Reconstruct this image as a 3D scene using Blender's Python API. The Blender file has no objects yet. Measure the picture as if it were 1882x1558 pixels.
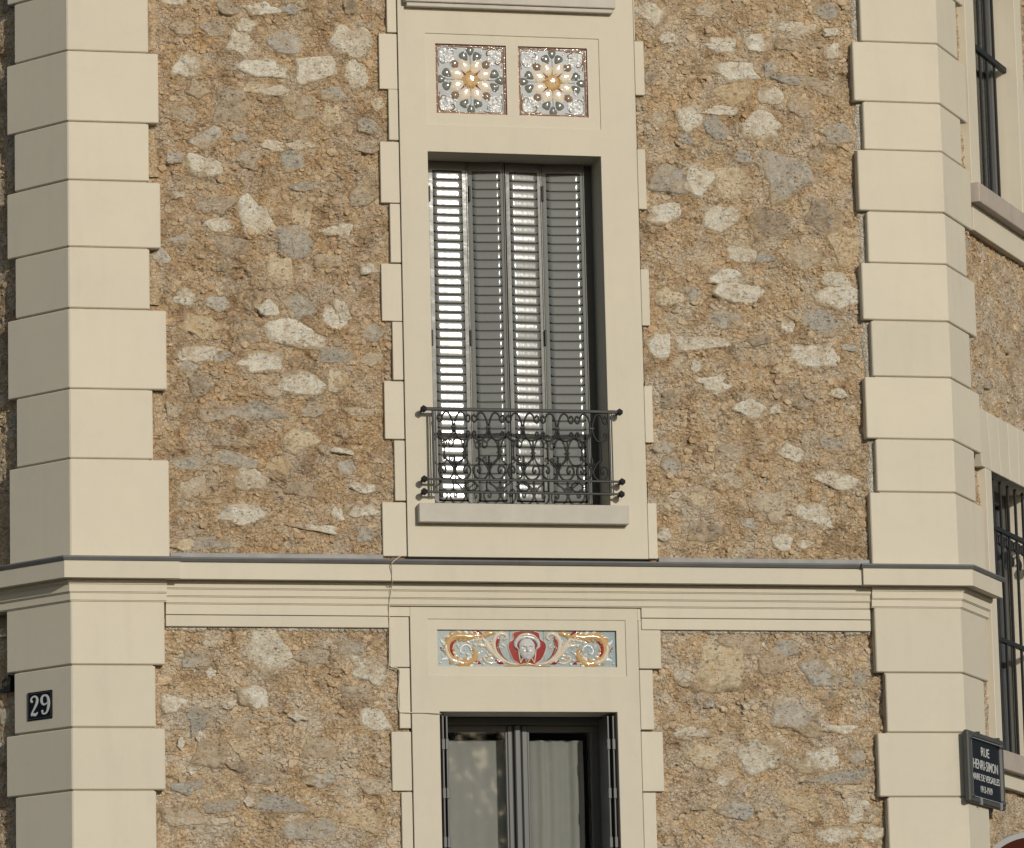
import bpy, bmesh, math, random
import numpy as np
from mathutils import Vector, Matrix

random.seed(29)
rng = np.random.default_rng(29)
scene = bpy.context.scene
C = scene.collection
R_ = math.radians

# ------------------------------------------------------------------ camera
CAM = np.array([-5.80410929, -25.38384408, 1.6971716])
AX = np.array([[0.97550835, -0.21870862, -0.02345219],
               [-0.01637334, -0.17852329, 0.98379945],
               [0.21935218, 0.95932058, 0.17773195]])       # right, up, forward
FPX, CX, CY = 8724.362, 941.0, 779.0
cd = bpy.data.cameras.new("camera")
cam = bpy.data.objects.new("camera", cd); C.objects.link(cam)
cd.sensor_width = 36.0; cd.lens = 166.885; cd.clip_start = 0.5; cd.clip_end = 3000
m = Matrix([[AX[0][i], AX[1][i], -AX[2][i], CAM[i]] for i in range(3)] + [[0, 0, 0, 1]])
cam.matrix_world = m
scene.camera = cam

# ------------------------------------------------------------------ light
SUN_AZ, SUN_EL = R_(15.0), R_(17.5)
sun_dir = Vector((math.sin(SUN_AZ) * math.cos(SUN_EL), -math.cos(SUN_AZ) * math.cos(SUN_EL), math.sin(SUN_EL)))
sd = bpy.data.lights.new("sun", 'SUN'); sd.energy = 3.6; sd.angle = R_(0.55); sd.color = (1.0, 0.945, 0.85)
so = bpy.data.objects.new("sun", sd); C.objects.link(so)
so.rotation_euler = sun_dir.to_track_quat('Z', 'Y').to_euler()
so.location = (10, -30, 20)
w = bpy.data.worlds.new("World"); scene.world = w; w.use_nodes = True
wn = w.node_tree.nodes; wl = w.node_tree.links
sky = wn.new("ShaderNodeTexSky"); sky.sky_type = 'NISHITA'; sky.sun_disc = False
sky.sun_elevation = SUN_EL; sky.sun_rotation = math.pi - SUN_AZ
sky.air_density = 1.0; sky.dust_density = 1.2; sky.ozone_density = 1.0
wl.new(sky.outputs[0], wn["Background"].inputs[0]); wn["Background"].inputs[1].default_value = 0.10
scene.view_settings.view_transform = 'Standard'; scene.view_settings.look = 'None'
scene.view_settings.gamma = 1.0; scene.view_settings.exposure = -0.52
scene.view_settings.use_curve_mapping = False

# ------------------------------------------------------------------ frames and measuring
AL, AR = R_(53.58), R_(54.89)

def ray(px, py):
    return AX.T @ np.array([(px - CX) / FPX, -(py - CY) / FPX, 1.0])

class Frame:
    """a wall plane: u to the right as one faces it, z up, n out of the wall"""
    def __init__(s, o, r, n):
        s.o, s.r, s.n = Vector(o), Vector(r), Vector(n)
    def P(s, u, z, n=0.0):
        return s.o + s.r * u + s.n * n + Vector((0, 0, z))
    def at(s, px, py, n=0.0):
        d = Vector(ray(px, py)); c = Vector(CAM)
        t = (n - (c - s.o).dot(s.n)) / d.dot(s.n)
        q = c + d * t - s.o
        return q.dot(s.r), q.z
    def u(s, px, py, n=0.0): return s.at(px, py, n)[0]
    def z(s, px, py, n=0.0): return s.at(px, py, n)[1]

NQ, NS = 0.055, 0.02
F = Frame((0, 0, 0), (1, 0, 0), (0, -1, 0))
XL, XR = -2.482, 2.556                                    # corners of the quoins on the front
rl = (math.cos(AL), -math.sin(AL), 0); nl = (-math.sin(AL), -math.cos(AL), 0)
rr = (math.cos(AR), math.sin(AR), 0); nr = (math.sin(AR), -math.cos(AR), 0)
cl = Vector((XL, -NQ, 0)); cr = Vector((XR, -NQ, 0))
FL = Frame(cl - Vector(nl) * NQ, rl, nl)                  # u = 0 at the corner, negative away from it
FR = Frame(cr - Vector(nr) * NQ, rr, nr)                  # u = 0 at the corner, positive away from it

# ------------------------------------------------------------------ helpers
def tag(o, label=None, cat=None, group=None, kind=None):
    for k, v in (('label', label), ('category', cat), ('group', group), ('kind', kind)):
        if v: o[k] = v
    return o

def empty(name, loc, label, cat, group=None):
    o = bpy.data.objects.new(name, None); C.objects.link(o); o.location = loc
    o.empty_display_size = 0.1
    return tag(o, label, cat, group)

def link(name, me, mat, parent=None):
    o = bpy.data.objects.new(name, me); C.objects.link(o)
    if mat is not None and not me.materials: me.materials.append(mat)
    if parent is not None:
        o.parent = parent
        q = Vector((0, 0, 0)); p = parent
        while p is not None: q = q + p.location; p = p.parent
        o.location = -q if parent.type == 'EMPTY' or q.length > 0 else (0, 0, 0)
    return o

def from_bm(name, bm, mat, parent=None, smooth=False, bevel=0.0):
    bmesh.ops.recalc_face_normals(bm, faces=bm.faces)
    if bevel > 0:
        es = [e for e in bm.edges if len(e.link_faces) == 2 and e.calc_face_angle(0) > 0.5]
        bmesh.ops.bevel(bm, geom=es, offset=bevel, segments=1, affect='EDGES', clamp_overlap=True)
    me = bpy.data.meshes.new(name); bm.to_mesh(me); bm.free()
    if smooth:
        for p in me.polygons: p.use_smooth = True
    return link(name, me, mat, parent)

def from_np(name, V, Fc, mat, parent=None, smooth=False):
    me = bpy.data.meshes.new(name)
    Fc = np.asarray(Fc, dtype=np.int32); V = np.asarray(V, dtype=np.float32)
    k = Fc.shape[1]
    me.vertices.add(len(V)); me.vertices.foreach_set("co", V.ravel())
    me.loops.add(Fc.size); me.loops.foreach_set("vertex_index", Fc.ravel())
    me.polygons.add(len(Fc)); me.polygons.foreach_set("loop_start", np.arange(0, Fc.size, k, dtype=np.int32))
    me.update(calc_edges=True)
    me.polygons.foreach_set("use_smooth", np.full(len(Fc), smooth))
    me.validate()
    return link(name, me, mat, parent)

def box(bm, fr, u0, u1, z0, z1, n0, n1):
    vs = [bm.verts.new(fr.P(u, z, n)) for n in (n0, n1) for z in (z0, z1) for u in (u0, u1)]
    for f in ((0, 1, 3, 2), (4, 6, 7, 5), (0, 4, 5, 1), (2, 3, 7, 6), (0, 2, 6, 4), (1, 5, 7, 3)):
        bm.faces.new([vs[i] for i in f])

def box_part(name, fr, u0, u1, z0, z1, n0, n1, mat, parent, bevel=0.0):
    bm = bmesh.new(); box(bm, fr, u0, u1, z0, z1, n0, n1)
    return from_bm(name, bm, mat, parent, bevel=bevel)

def prism(bm, pts0, pts1):
    """closed prism between two rings of world points"""
    a = [bm.verts.new(p) for p in pts0]; b = [bm.verts.new(p) for p in pts1]
    n = len(a)
    bm.faces.new(a); bm.faces.new(list(reversed(b)))
    for i in range(n):
        j = (i + 1) % n
        bm.faces.new((a[i], b[i], b[j], a[j]))

def plate(bm, fr, u0, u1, z0, z1, n0, n1, holes=()):
    """slab with rectangular holes; n1 is the visible face"""
    us = sorted({u0, u1} | {h[0] for h in holes} | {h[1] for h in holes})
    zs = sorted({z0, z1} | {h[2] for h in holes} | {h[3] for h in holes})
    us = [x for x in us if u0 <= x <= u1]; zs = [x for x in zs if z0 <= x <= z1]
    def solid(i, j):
        if not (0 <= i < len(us) - 1 and 0 <= j < len(zs) - 1): return False
        a, b = (us[i] + us[i + 1]) / 2, (zs[j] + zs[j + 1]) / 2
        return not any(h[0] < a < h[1] and h[2] < b < h[3] for h in holes)
    cache = {}
    def v(i, j, n):
        k = (i, j, n)
        if k not in cache: cache[k] = bm.verts.new(fr.P(us[i], zs[j], n))
        return cache[k]
    for i in range(len(us) - 1):
        for j in range(len(zs) - 1):
            if not solid(i, j): continue
            for n in (n0, n1):
                bm.faces.new((v(i, j, n), v(i + 1, j, n), v(i + 1, j + 1, n), v(i, j + 1, n)))
            for (di, dj, a, b) in ((-1, 0, (i, j), (i, j + 1)), (1, 0, (i + 1, j), (i + 1, j + 1)),
                                   (0, -1, (i, j), (i + 1, j)), (0, 1, (i, j + 1), (i + 1, j + 1))):
                if not solid(i + di, j + dj):
                    bm.faces.new((v(*a, n0), v(*b, n0), v(*b, n1), v(*a, n1)))

def catmull(pts, per=8):
    pts = [np.array(p, float) for p in pts]
    if len(pts) < 3: return pts
    P = [2 * pts[0] - pts[1]] + pts + [2 * pts[-1] - pts[-2]]
    out = []
    for i in range(1, len(P) - 2):
        for k in range(per):
            t = k / per
            out.append(0.5 * (2 * P[i] + (P[i + 1] - P[i - 1]) * t + (2 * P[i - 1] - 5 * P[i] + 4 * P[i + 1] - P[i + 2]) * t * t
                              + (3 * P[i] - P[i - 1] - 3 * P[i + 1] + P[i + 2]) * t ** 3))
    out.append(P[-2]); return out

def ribbon(bm, fr, pts, wid, n0, hgt, seg=4, smooth=True, per=6):
    """relief band: pts (u, z) smoothed, wid at each point, domed by hgt above n0"""
    if smooth:
        q = catmull([(p[0], p[1], w_) for p, w_ in zip(pts, wid)], per)
    else:
        q = [np.array((p[0], p[1], w_)) for p, w_ in zip(pts, wid)]
    rows = []
    for i, p in enumerate(q):
        a = q[max(0, i - 1)]; b = q[min(len(q) - 1, i + 1)]
        t = np.array([b[0] - a[0], b[1] - a[1]]); L = np.hypot(*t) or 1; t /= L
        nn = np.array([-t[1], t[0]]); r = max(p[2], 0.0004) / 2
        row = []
        for k in range(seg + 1):
            c = math.cos(math.pi * k / seg); s_ = math.sin(math.pi * k / seg)
            row.append(bm.verts.new(fr.P(p[0] + nn[0] * r * c, p[1] + nn[1] * r * c, n0 + hgt * s_ * min(1, p[2] / (max(wid) * .5)) + 0.0005)))
        rows.append(row)
    for a, b in zip(rows, rows[1:]):
        for k in range(seg):
            bm.faces.new((a[k], a[k + 1], b[k + 1], b[k]))

def dome(bm, fr, u, z, ru, rz, n0, h, ang=0.0, seg=12, rings=3, shape=None):
    """domed blob in the wall plane"""
    ca, sa = math.cos(ang), math.sin(ang)
    prev = None
    top = bm.verts.new(fr.P(u, z, n0 + h))
    for k in range(1, rings + 1):
        f = k / rings; hh = n0 + h * math.sqrt(max(0, 1 - f * f))
        row = []
        for i in range(seg):
            t = 2 * math.pi * i / seg; s_ = shape(t) if shape else 1.0
            x, y = ru * f * s_ * math.cos(t), rz * f * s_ * math.sin(t)
            row.append(bm.verts.new(fr.P(u + x * ca - y * sa, z + x * sa + y * ca, hh)))
        for i in range(seg):
            j = (i + 1) % seg
            if prev is None: bm.faces.new((top, row[i], row[j]))
            else: bm.faces.new((prev[i], row[i], row[j], prev[j]))
        prev = row

def tube(bm, pts, r, seg=6, closed=False):
    pts = [Vector(p) for p in pts]; n = len(pts); rows = []
    for i, p in enumerate(pts):
        a = pts[(i - 1) % n] if closed or i > 0 else p
        b = pts[(i + 1) % n] if closed or i < n - 1 else p
        t = (b - a).normalized()
        s1 = t.cross(Vector((0.31, 0.9, 0.3))).normalized(); s2 = t.cross(s1)
        rr_ = r[i] if isinstance(r, (list, tuple)) else r
        rows.append([bm.verts.new(p + s1 * rr_ * math.cos(2 * math.pi * k / seg) + s2 * rr_ * math.sin(2 * math.pi * k / seg)) for k in range(seg)])
    rng_ = range(n) if closed else range(n - 1)
    for i in rng_:
        a, b = rows[i], rows[(i + 1) % n]
        for k in range(seg):
            j = (k + 1) % seg; bm.faces.new((a[k], a[j], b[j], b[k]))
    if not closed:
        bm.faces.new(rows[0]); bm.faces.new(list(reversed(rows[-1])))

# ------------------------------------------------------------------ materials
def mat(name, col, rough=0.8, metal=0.0, var=0.0, vscale=6.0, col2=None, bump=0.0, bscale=60.0, coat=0.0, spec=0.5, extra=None):
    m_ = bpy.data.materials.new(name); m_.use_nodes = True
    nt = m_.node_tree; b = nt.nodes["Principled BSDF"]
    b.inputs["Base Color"].default_value = (*col, 1); b.inputs["Roughness"].default_value = rough
    b.inputs["Metallic"].default_value = metal; b.inputs["Specular IOR Level"].default_value = spec
    b.inputs["Coat Weight"].default_value = coat
    tc = nt.nodes.new("ShaderNodeTexCoord")
    if var > 0:
        n1 = nt.nodes.new("ShaderNodeTexNoise"); n1.inputs["Scale"].default_value = vscale
        n1.inputs["Detail"].default_value = 5; n1.inputs["Roughness"].default_value = 0.6
        nt.links.new(tc.outputs["Object"], n1.inputs["Vector"])
        rp = nt.nodes.new("ShaderNodeValToRGB"); rp.color_ramp.elements[0].position = .32; rp.color_ramp.elements[1].position = .68
        c2 = col2 or tuple(c * (1 - var) for c in col)
        rp.color_ramp.elements[0].color = (*c2, 1); rp.color_ramp.elements[1].color = (*col, 1)
        nt.links.new(n1.outputs["Fac"], rp.inputs["Fac"]); nt.links.new(rp.outputs["Color"], b.inputs["Base Color"])
    if bump > 0:
        n2 = nt.nodes.new("ShaderNodeTexNoise"); n2.inputs["Scale"].default_value = bscale; n2.inputs["Detail"].default_value = 6
        nt.links.new(tc.outputs["Object"], n2.inputs["Vector"])
        bp = nt.nodes.new("ShaderNodeBump"); bp.inputs["Distance"].default_value = bump; bp.inputs["Strength"].default_value = 1.0
        nt.links.new(n2.outputs["Fac"], bp.inputs["Height"]); nt.links.new(bp.outputs["Normal"], b.inputs["Normal"])
    return m_

def ramp(nt, stops, interp='LINEAR'):
    r = nt.nodes.new("ShaderNodeValToRGB"); cr_ = r.color_ramp; cr_.interpolation = interp
    while len(cr_.elements) < len(stops): cr_.elements.new(0.5)
    for e, (p, c) in zip(cr_.elements, stops): e.position = p; e.color = (*c, 1)
    return r

def mix(nt, fac, a, b, mode='MIX'):
    n = nt.nodes.new("ShaderNodeMix"); n.data_type = 'RGBA'; n.blend_type = mode
    for sock, val in ((n.inputs[0], fac), (n.inputs[6], a), (n.inputs[7], b)):
        if hasattr(val, 'is_linked') or hasattr(val, 'links'): nt.links.new(val, sock)
        elif isinstance(val, tuple): sock.default_value = (*val, 1)
        else: sock.default_value = val
    return n.outputs[2]

def noise(nt, vec, scale, detail=5, rough=.6):
    n = nt.nodes.new("ShaderNodeTexNoise"); n.inputs["Scale"].default_value = scale
    n.inputs["Detail"].default_value = detail; n.inputs["Roughness"].default_value = rough
    nt.links.new(vec, n.inputs["Vector"]); return n.outputs["Fac"]

def rnode(nt, vec, scale, lo, hi, detail=5, rough=.65):
    """noise stretched to 0..1 between lo and hi"""
    f = noise(nt, vec, scale, detail, rough)
    r = nt.nodes.new("ShaderNodeMapRange"); r.inputs["From Min"].default_value = lo; r.inputs["From Max"].default_value = hi
    nt.links.new(f, r.inputs["Value"]); return r.outputs["Result"]

def math2(nt, op, a, b):
    n = nt.nodes.new("ShaderNodeMath"); n.operation = op
    for i, v in enumerate((a, b)):
        if isinstance(v, (int, float)): n.inputs[i].default_value = v
        else: nt.links.new(v, n.inputs[i])
    return n.outputs[0]

def stone_mat(name, stops, mode, dark=(.09, .07, .05), pit=0.5, bump=.006, rnd=0.3, tint=(), tone=None):
    """rubble materials: mode 'object' (one stone), 'island' (chips), 'world' (mortar)"""
    m_ = bpy.data.materials.new(name); m_.use_nodes = True; nt = m_.node_tree
    b = nt.nodes["Principled BSDF"]; b.inputs["Roughness"].default_value = .95; b.inputs["Specular IOR Level"].default_value = .2
    geo = nt.nodes.new("ShaderNodeNewGeometry"); pos = geo.outputs["Position"]
    mid = rnode(nt, pos, 19, .30, .70, 7, .72)
    if mode == 'world': fac = mid
    else:
        if mode == 'object':
            oi = nt.nodes.new("ShaderNodeObjectInfo"); r0 = oi.outputs["Random"]
        else: r0 = geo.outputs["Random Per Island"]
        fac = math2(nt, 'ADD', math2(nt, 'MULTIPLY', mid, 1 - rnd), math2(nt, 'MULTIPLY', r0, rnd))
    rp = ramp(nt, stops); nt.links.new(fac, rp.inputs["Fac"]); col = rp.outputs["Color"]
    for (sc, lo, hi, amt, c) in tint:
        col = mix(nt, math2(nt, 'MULTIPLY', rnode(nt, pos, sc, lo, hi, 5, .6), amt), col, c)
    if mode == 'object':
        at_ = nt.nodes.new("ShaderNodeAttribute"); at_.attribute_name = 'smear'
        nz = rnode(nt, pos, 15, .28, .72, 6, .7)
        sm = math2(nt, 'ADD', math2(nt, 'MULTIPLY', at_.outputs["Fac"], 1.05), math2(nt, 'MULTIPLY', math2(nt, 'SUBTRACT', nz, .5), 1.25))
        sm = math2(nt, 'ADD', sm, math2(nt, 'MULTIPLY', oi.outputs["Random"], .25))
        mr_ = nt.nodes.new("ShaderNodeMapRange"); mr_.inputs["From Min"].default_value = .58; mr_.inputs["From Max"].default_value = 1.0; nt.links.new(sm, mr_.inputs["Value"])
        bed = ramp(nt, [(0, (.33, .235, .14)), (.5, (.47, .36, .23)), (1, (.57, .48, .35))]); nt.links.new(mid, bed.inputs["Fac"])
        col = mix(nt, math2(nt, 'MULTIPLY', mr_.outputs["Result"], .92), col, bed.outputs["Color"])
    mpp = nt.nodes.new('ShaderNodeMapping'); mpp.inputs['Scale'].default_value = (1, 1, 1.7); nt.links.new(pos, mpp.inputs['Vector'])
    pores = rnode(nt, mpp.outputs['Vector'], 44, .44, .335, 8, .82)
    zone = rnode(nt, pos, 8, .38, .58, 4, .6)
    pz = math2(nt, 'MULTIPLY', pores, zone)
    col = mix(nt, math2(nt, 'MULTIPLY', pz, pit), col, dark)  # dark sediment plus the shade inside the pits, put into the colour
    gr = noise(nt, pos, 130, 4, .7)
    gm = ramp(nt, [(.25, (.76, .74, .71)), (.5, (1.03, 1.03, 1.03)), (.75, (1.2, 1.19, 1.16))]); nt.links.new(gr, gm.inputs["Fac"])
    col = mix(nt, 1.0, col, gm.outputs["Color"], 'MULTIPLY')
    if tone: col = mix(nt, 1.0, col, tone, 'MULTIPLY')
    nt.links.new(col, b.inputs["Base Color"])
    h1 = noise(nt, pos, 42, 8, .75)
    bp = nt.nodes.new("ShaderNodeBump"); bp.inputs["Distance"].default_value = bump * 3.1; bp.inputs["Strength"].default_value = 1
    nt.links.new(h1, bp.inputs["Height"]); last = bp
    if mode == 'world':
        # small pebbles and torn edges in the bed, too fine for the mesh
        wv = nt.nodes.new("ShaderNodeTexNoise"); wv.inputs["Scale"].default_value = 25; nt.links.new(pos, wv.inputs["Vector"])
        va = nt.nodes.new("ShaderNodeVectorMath"); va.operation = 'MULTIPLY_ADD'; nt.links.new(wv.outputs["Color"], va.inputs[0]); va.inputs[1].default_value = (.03, .03, .03); nt.links.new(pos, va.inputs[2])
        vo = nt.nodes.new("ShaderNodeTexVoronoi"); vo.feature = 'DISTANCE_TO_EDGE'; vo.inputs["Scale"].default_value = 42; nt.links.new(va.outputs[0], vo.inputs["Vector"])
        rr_ = ramp(nt, [(0, (0, 0, 0)), (.16, (.8, .8, .8)), (.5, (1, 1, 1))]); nt.links.new(vo.outputs["Distance"], rr_.inputs["Fac"])
        b3 = nt.nodes.new("ShaderNodeBump"); b3.inputs["Distance"].default_value = .006; b3.inputs["Strength"].default_value = .8
        nt.links.new(rr_.outputs["Color"], b3.inputs["Height"]); nt.links.new(last.outputs["Normal"], b3.inputs["Normal"]); last = b3
    bp2 = nt.nodes.new("ShaderNodeBump"); bp2.inputs["Distance"].default_value = bump * 1.5; bp2.inputs["Strength"].default_value = 1; bp2.invert = True
    nt.links.new(pz, bp2.inputs["Height"]); nt.links.new(last.outputs["Normal"], bp2.inputs["Normal"])
    nt.links.new(bp2.outputs["Normal"], b.inputs["Normal"])
    return m_

M = {}
M['plaster'] = mat('cream_render', (.628, .576, .458), .85, var=.06, vscale=2.2, col2=(.60, .552, .448), bump=.0006, bscale=140, spec=.25)
def plaster_nodes(m_):
    nt = m_.node_tree; b = nt.nodes["Principled BSDF"]; src = b.inputs["Base Color"].links[0].from_socket
    oi = nt.nodes.new("ShaderNodeObjectInfo"); geo = nt.nodes.new("ShaderNodeNewGeometry"); pos = geo.outputs["Position"]
    tone = nt.nodes.new("ShaderNodeMapRange"); tone.inputs["To Min"].default_value = .955; tone.inputs["To Max"].default_value = 1.03; nt.links.new(oi.outputs["Random"], tone.inputs["Value"])
    mp = nt.nodes.new("ShaderNodeMapping"); mp.inputs["Scale"].default_value = (7, 7, .7); nt.links.new(pos, mp.inputs["Vector"])
    st = rnode(nt, mp.outputs["Vector"], 1.6, .52, .78, 5, .6)
    cl = rnode(nt, pos, 11, .50, .75, 6, .65)
    f = math2(nt, 'MULTIPLY', tone.outputs["Result"], math2(nt, 'SUBTRACT', 1.0, math2(nt, 'ADD', math2(nt, 'MULTIPLY', st, .045), math2(nt, 'MULTIPLY', cl, .03))))
    cb = nt.nodes.new("ShaderNodeCombineColor")
    for i in range(3): nt.links.new(f, cb.inputs[i])
    nt.links.new(mix(nt, 1.0, src, cb.outputs[0], 'MULTIPLY'), b.inputs["Base Color"])
plaster_nodes(M['plaster'])
M['joint'] = mat('joint_mortar', (.42, .36, .26), .95, bump=.001, bscale=120)
M['core'] = mat('wall_core', (.40, .34, .26), .95)
M['sill'] = mat('grey_sill_stone', (.52, .485, .42), .75, var=.12, vscale=9, bump=.0008, bscale=120)
M['sill_brown'] = mat('weathered_sill_stone', (.46, .40, .34), .75, var=.15, vscale=9, bump=.0008, bscale=120)
M['zinc'] = mat('zinc_sheet', (.17, .17, .168), .6, metal=.1, var=.25, vscale=5, spec=.3)
M['zinc_pale'] = mat('weathered_zinc', (.33, .33, .32), .6, var=.25, vscale=8, spec=.3)
M['shutter'] = mat('grey_gloss_paint', (.115, .121, .114), .5, spec=.25, bump=.0010, bscale=12)
M['shutter'].node_tree.nodes['Principled BSDF'].inputs['Coat Weight'].default_value = .65
M['shutter'].node_tree.nodes['Principled BSDF'].inputs['Coat Roughness'].default_value = .13
for l_ in list(M['shutter'].node_tree.links):
    if l_.to_socket.name == 'Normal' and l_.to_node.type == 'BSDF_PRINCIPLED': M['shutter'].node_tree.links.new(l_.from_socket, l_.to_node.inputs['Coat Normal'])
M['frame'] = mat('grey_frame_paint', (.085, .088, .085), .35, spec=.3)
M['dark'] = mat('room_dark', (.03, .03, .03), .9)  # near-black: the darkness of unlit rooms is put into the colour
M['iron'] = mat('black_iron', (.016, .016, .016), .5, spec=.3)
for q_, t_ in (('_brown', (.91, .85, .79)), ('_ochre', (.97, .93, .885)), ('_grey', (1.02, .995, .975))):
    M['mortar' + q_] = stone_mat('tan_mortar' + q_, [(.0, (.35, .24, .14)), (.3, (.51, .38, .235)), (.55, (.585, .45, .285)), (.8, (.64, .51, .35)), (1, (.70, .60, .45))], 'world', pit=.9, bump=.005,
    tint=((3.1, .50, .68, .7, (.60, .415, .22)), (4.3, .48, .64, .8, (.54, .49, .41)), (5.5, .50, .64, .8, (.35, .25, .155)), (9, .48, .64, .75, (.66, .60, .49)), (17, .54, .68, .6, (.33, .245, .165)), (33, .60, .72, .7, (.74, .69, .58))), tone=t_)
    M['chip' + q_] = stone_mat('rubble_chip' + q_, [(.0, (.38, .27, .165)), (.28, (.52, .395, .255)), (.52, (.585, .46, .31)), (.74, (.635, .53, .385)), (.90, (.67, .60, .47)), (1, (.74, .70, .60))], 'island', pit=.4, bump=.004, rnd=.5,
    tint=((3.1, .50, .68, .6, (.60, .415, .22)), (4.3, .50, .66, .6, (.52, .465, .375)), (5.5, .52, .66, .65, (.36, .255, .155))), tone=t_)
M['patch'] = stone_mat('ochre_mortar_patch', [(.0, (.40, .28, .165)), (.5, (.51, .385, .245)), (1, (.58, .48, .35))], 'world', pit=.3, bump=.003)
M['bead'] = stone_mat('pale_mortar_edge', [(.0, (.48, .41, .31)), (.5, (.60, .54, .43)), (1, (.68, .63, .53))], 'world', pit=.3, bump=.003)
TB = (9, .50, .68, .7, (.54, .42, .29)); TC = (24, .54, .70, .55, (.52, .41, .28)); TG = (11, .57, .70, .5, (.46, .44, .41))
ST = {
 'W': stone_mat('white_millstone', [(.0, (0.399, 0.329, 0.234)), (.25, (0.6, 0.528, 0.404)), (.55, (0.732, 0.681, 0.563)), (1, (0.791, 0.784, 0.701))], 'object', pit=.8, tint=(TG, TB, TC)),
 'G': stone_mat('grey_millstone', [(.0, (0.251, 0.215, 0.169)), (.3, (0.399, 0.355, 0.287)), (.6, (0.524, 0.483, 0.406)), (1, (0.671, 0.626, 0.545))], 'object', pit=1.0, tint=(TB, TC)),
 'D': stone_mat('pitted_brown_millstone', [(.0, (0.173, 0.132, 0.0906)), (.35, (0.356, 0.285, 0.202)), (.65, (0.509, 0.427, 0.324)), (1, (0.631, 0.58, 0.486))], 'object', pit=1.0, dark=(0.0458, 0.0376, 0.0304), tint=(TG, TB, TC)),
 'O': stone_mat('buff_millstone', [(.0, (0.427, 0.295, 0.162)), (.35, (0.58, 0.448, 0.283)), (.65, (0.661, 0.559, 0.394)), (1, (0.712, 0.651, 0.526))], 'object', pit=.8, tint=((12, .55, .7, .6, (0.611, 0.396, 0.172)),)),
 'B': stone_mat('blue_grey_millstone', [(.0, (0.26, 0.231, 0.19)), (.3, (0.372, 0.343, 0.292)), (.65, (0.492, 0.465, 0.405)), (1, (0.65, 0.609, 0.532))], 'object', pit=.8, tint=(TB, TC)),
 'T': stone_mat('tan_millstone', [(.0, (0.326, 0.244, 0.162)), (.35, (0.489, 0.387, 0.263)), (.65, (0.58, 0.489, 0.364)), (1, (0.672, 0.611, 0.496))], 'object', pit=.9, tint=(TG, TC)),
}
def glaze(name, col, rough=.12, bump=.0012, bscale=70, var=.15):
    return mat(name, col, rough, var=var, vscale=40, spec=.38, bump=bump, bscale=bscale)
GL = {
 'grey': glaze('grey_blue_glaze', (.385, .41, .425), .06, .00008), 'cream': glaze('cream_glaze', (.66, .58, .46), .07, .0005), 'ochre': glaze('ochre_glaze', (.52, .34, .15), .07, .0004),
 'brown': glaze('brown_glaze', (.25, .175, .115), .07, .0003), 'leaf': glaze('dark_grey_green_glaze', (.16, .17, .155), .07, .0003), 'white': glaze('white_glaze', (.74, .75, .74), .10, .0022, 95),
 'gilt': glaze('gilt_border_glaze', (.30, .20, .09), .07, .0004), 'red': glaze('red_glaze', (.22, .035, .035), .07, .0003), 'blue': glaze('pale_blue_glaze', (.355, .425, .44), .06, .00008),
 'crimson': glaze('crimson_glaze', (.30, .026, .032), .08, .0001), 'face': glaze('grey_face_glaze', (.56, .56, .55), .10, .0003),
}
M['sign_frame'] = mat('sign_frame_grey', (.07, .07, .062), .5, var=.2, vscale=20)
M['sign_face'] = mat('sign_enamel', (.006, .0065, .011), .45, spec=.15)
M['letter'] = mat('sign_letters', (.62, .62, .60), .5)
M['steel'] = mat('steel_clip', (.50, .50, .50), .35, metal=.6)
M['cable'] = mat('cable_sheath', (.58, .53, .42), .7)
M['curtain'] = mat('sheer_curtain', (.36, .37, .34), .9, var=.06, vscale=12)

# ------------------------------------------------------------------ the building
building = empty('corner_building', (0, 0, 0), 'corner building of rubble stone with cream quoins, moulded band and grey shuttered window', 'building')

# --- quoin stones that wrap the two corners
def wrap(fr_side, side, u_front, u_side, z0, z1, n=NQ, back=-0.10):
    """block that turns the corner; side = -1 left, +1 right"""
    a = AL if side < 0 else AR
    X0 = XL if side < 0 else XR
    def corner(nn):
        d = nn - NQ
        return Vector((X0 + side * d * math.tan(a / 2), -nn, 0))
    n = n + random.uniform(-.0012, .0012); z0 += random.uniform(-.0012, .0012); z1 += random.uniform(-.0012, .0012)
    ring = [F.P(u_front, 0, n), corner(n), fr_side.P(u_side, 0, n), fr_side.P(u_side, 0, back), corner(back), F.P(u_front, 0, back)]
    bm = bmesh.new()
    prism(bm, [p + Vector((0, 0, z0)) for p in ring], [p + Vector((0, 0, z1)) for p in ring])
    return from_bm('quoin_stone', bm, M['plaster'], building, bevel=.0055)

GAP = .007
def stack(side, ys, uf, us, top_cut=None):
    fr = FL if side < 0 else FR
    zs = [F.z(x, y, NQ) for x, y in ys]
    for i in range(len(zs) - 1):
        wrap(fr, side, uf[i % len(uf)], us[i % len(us)], zs[i + 1] + GAP / 2, zs[i] - GAP / 2)

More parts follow.
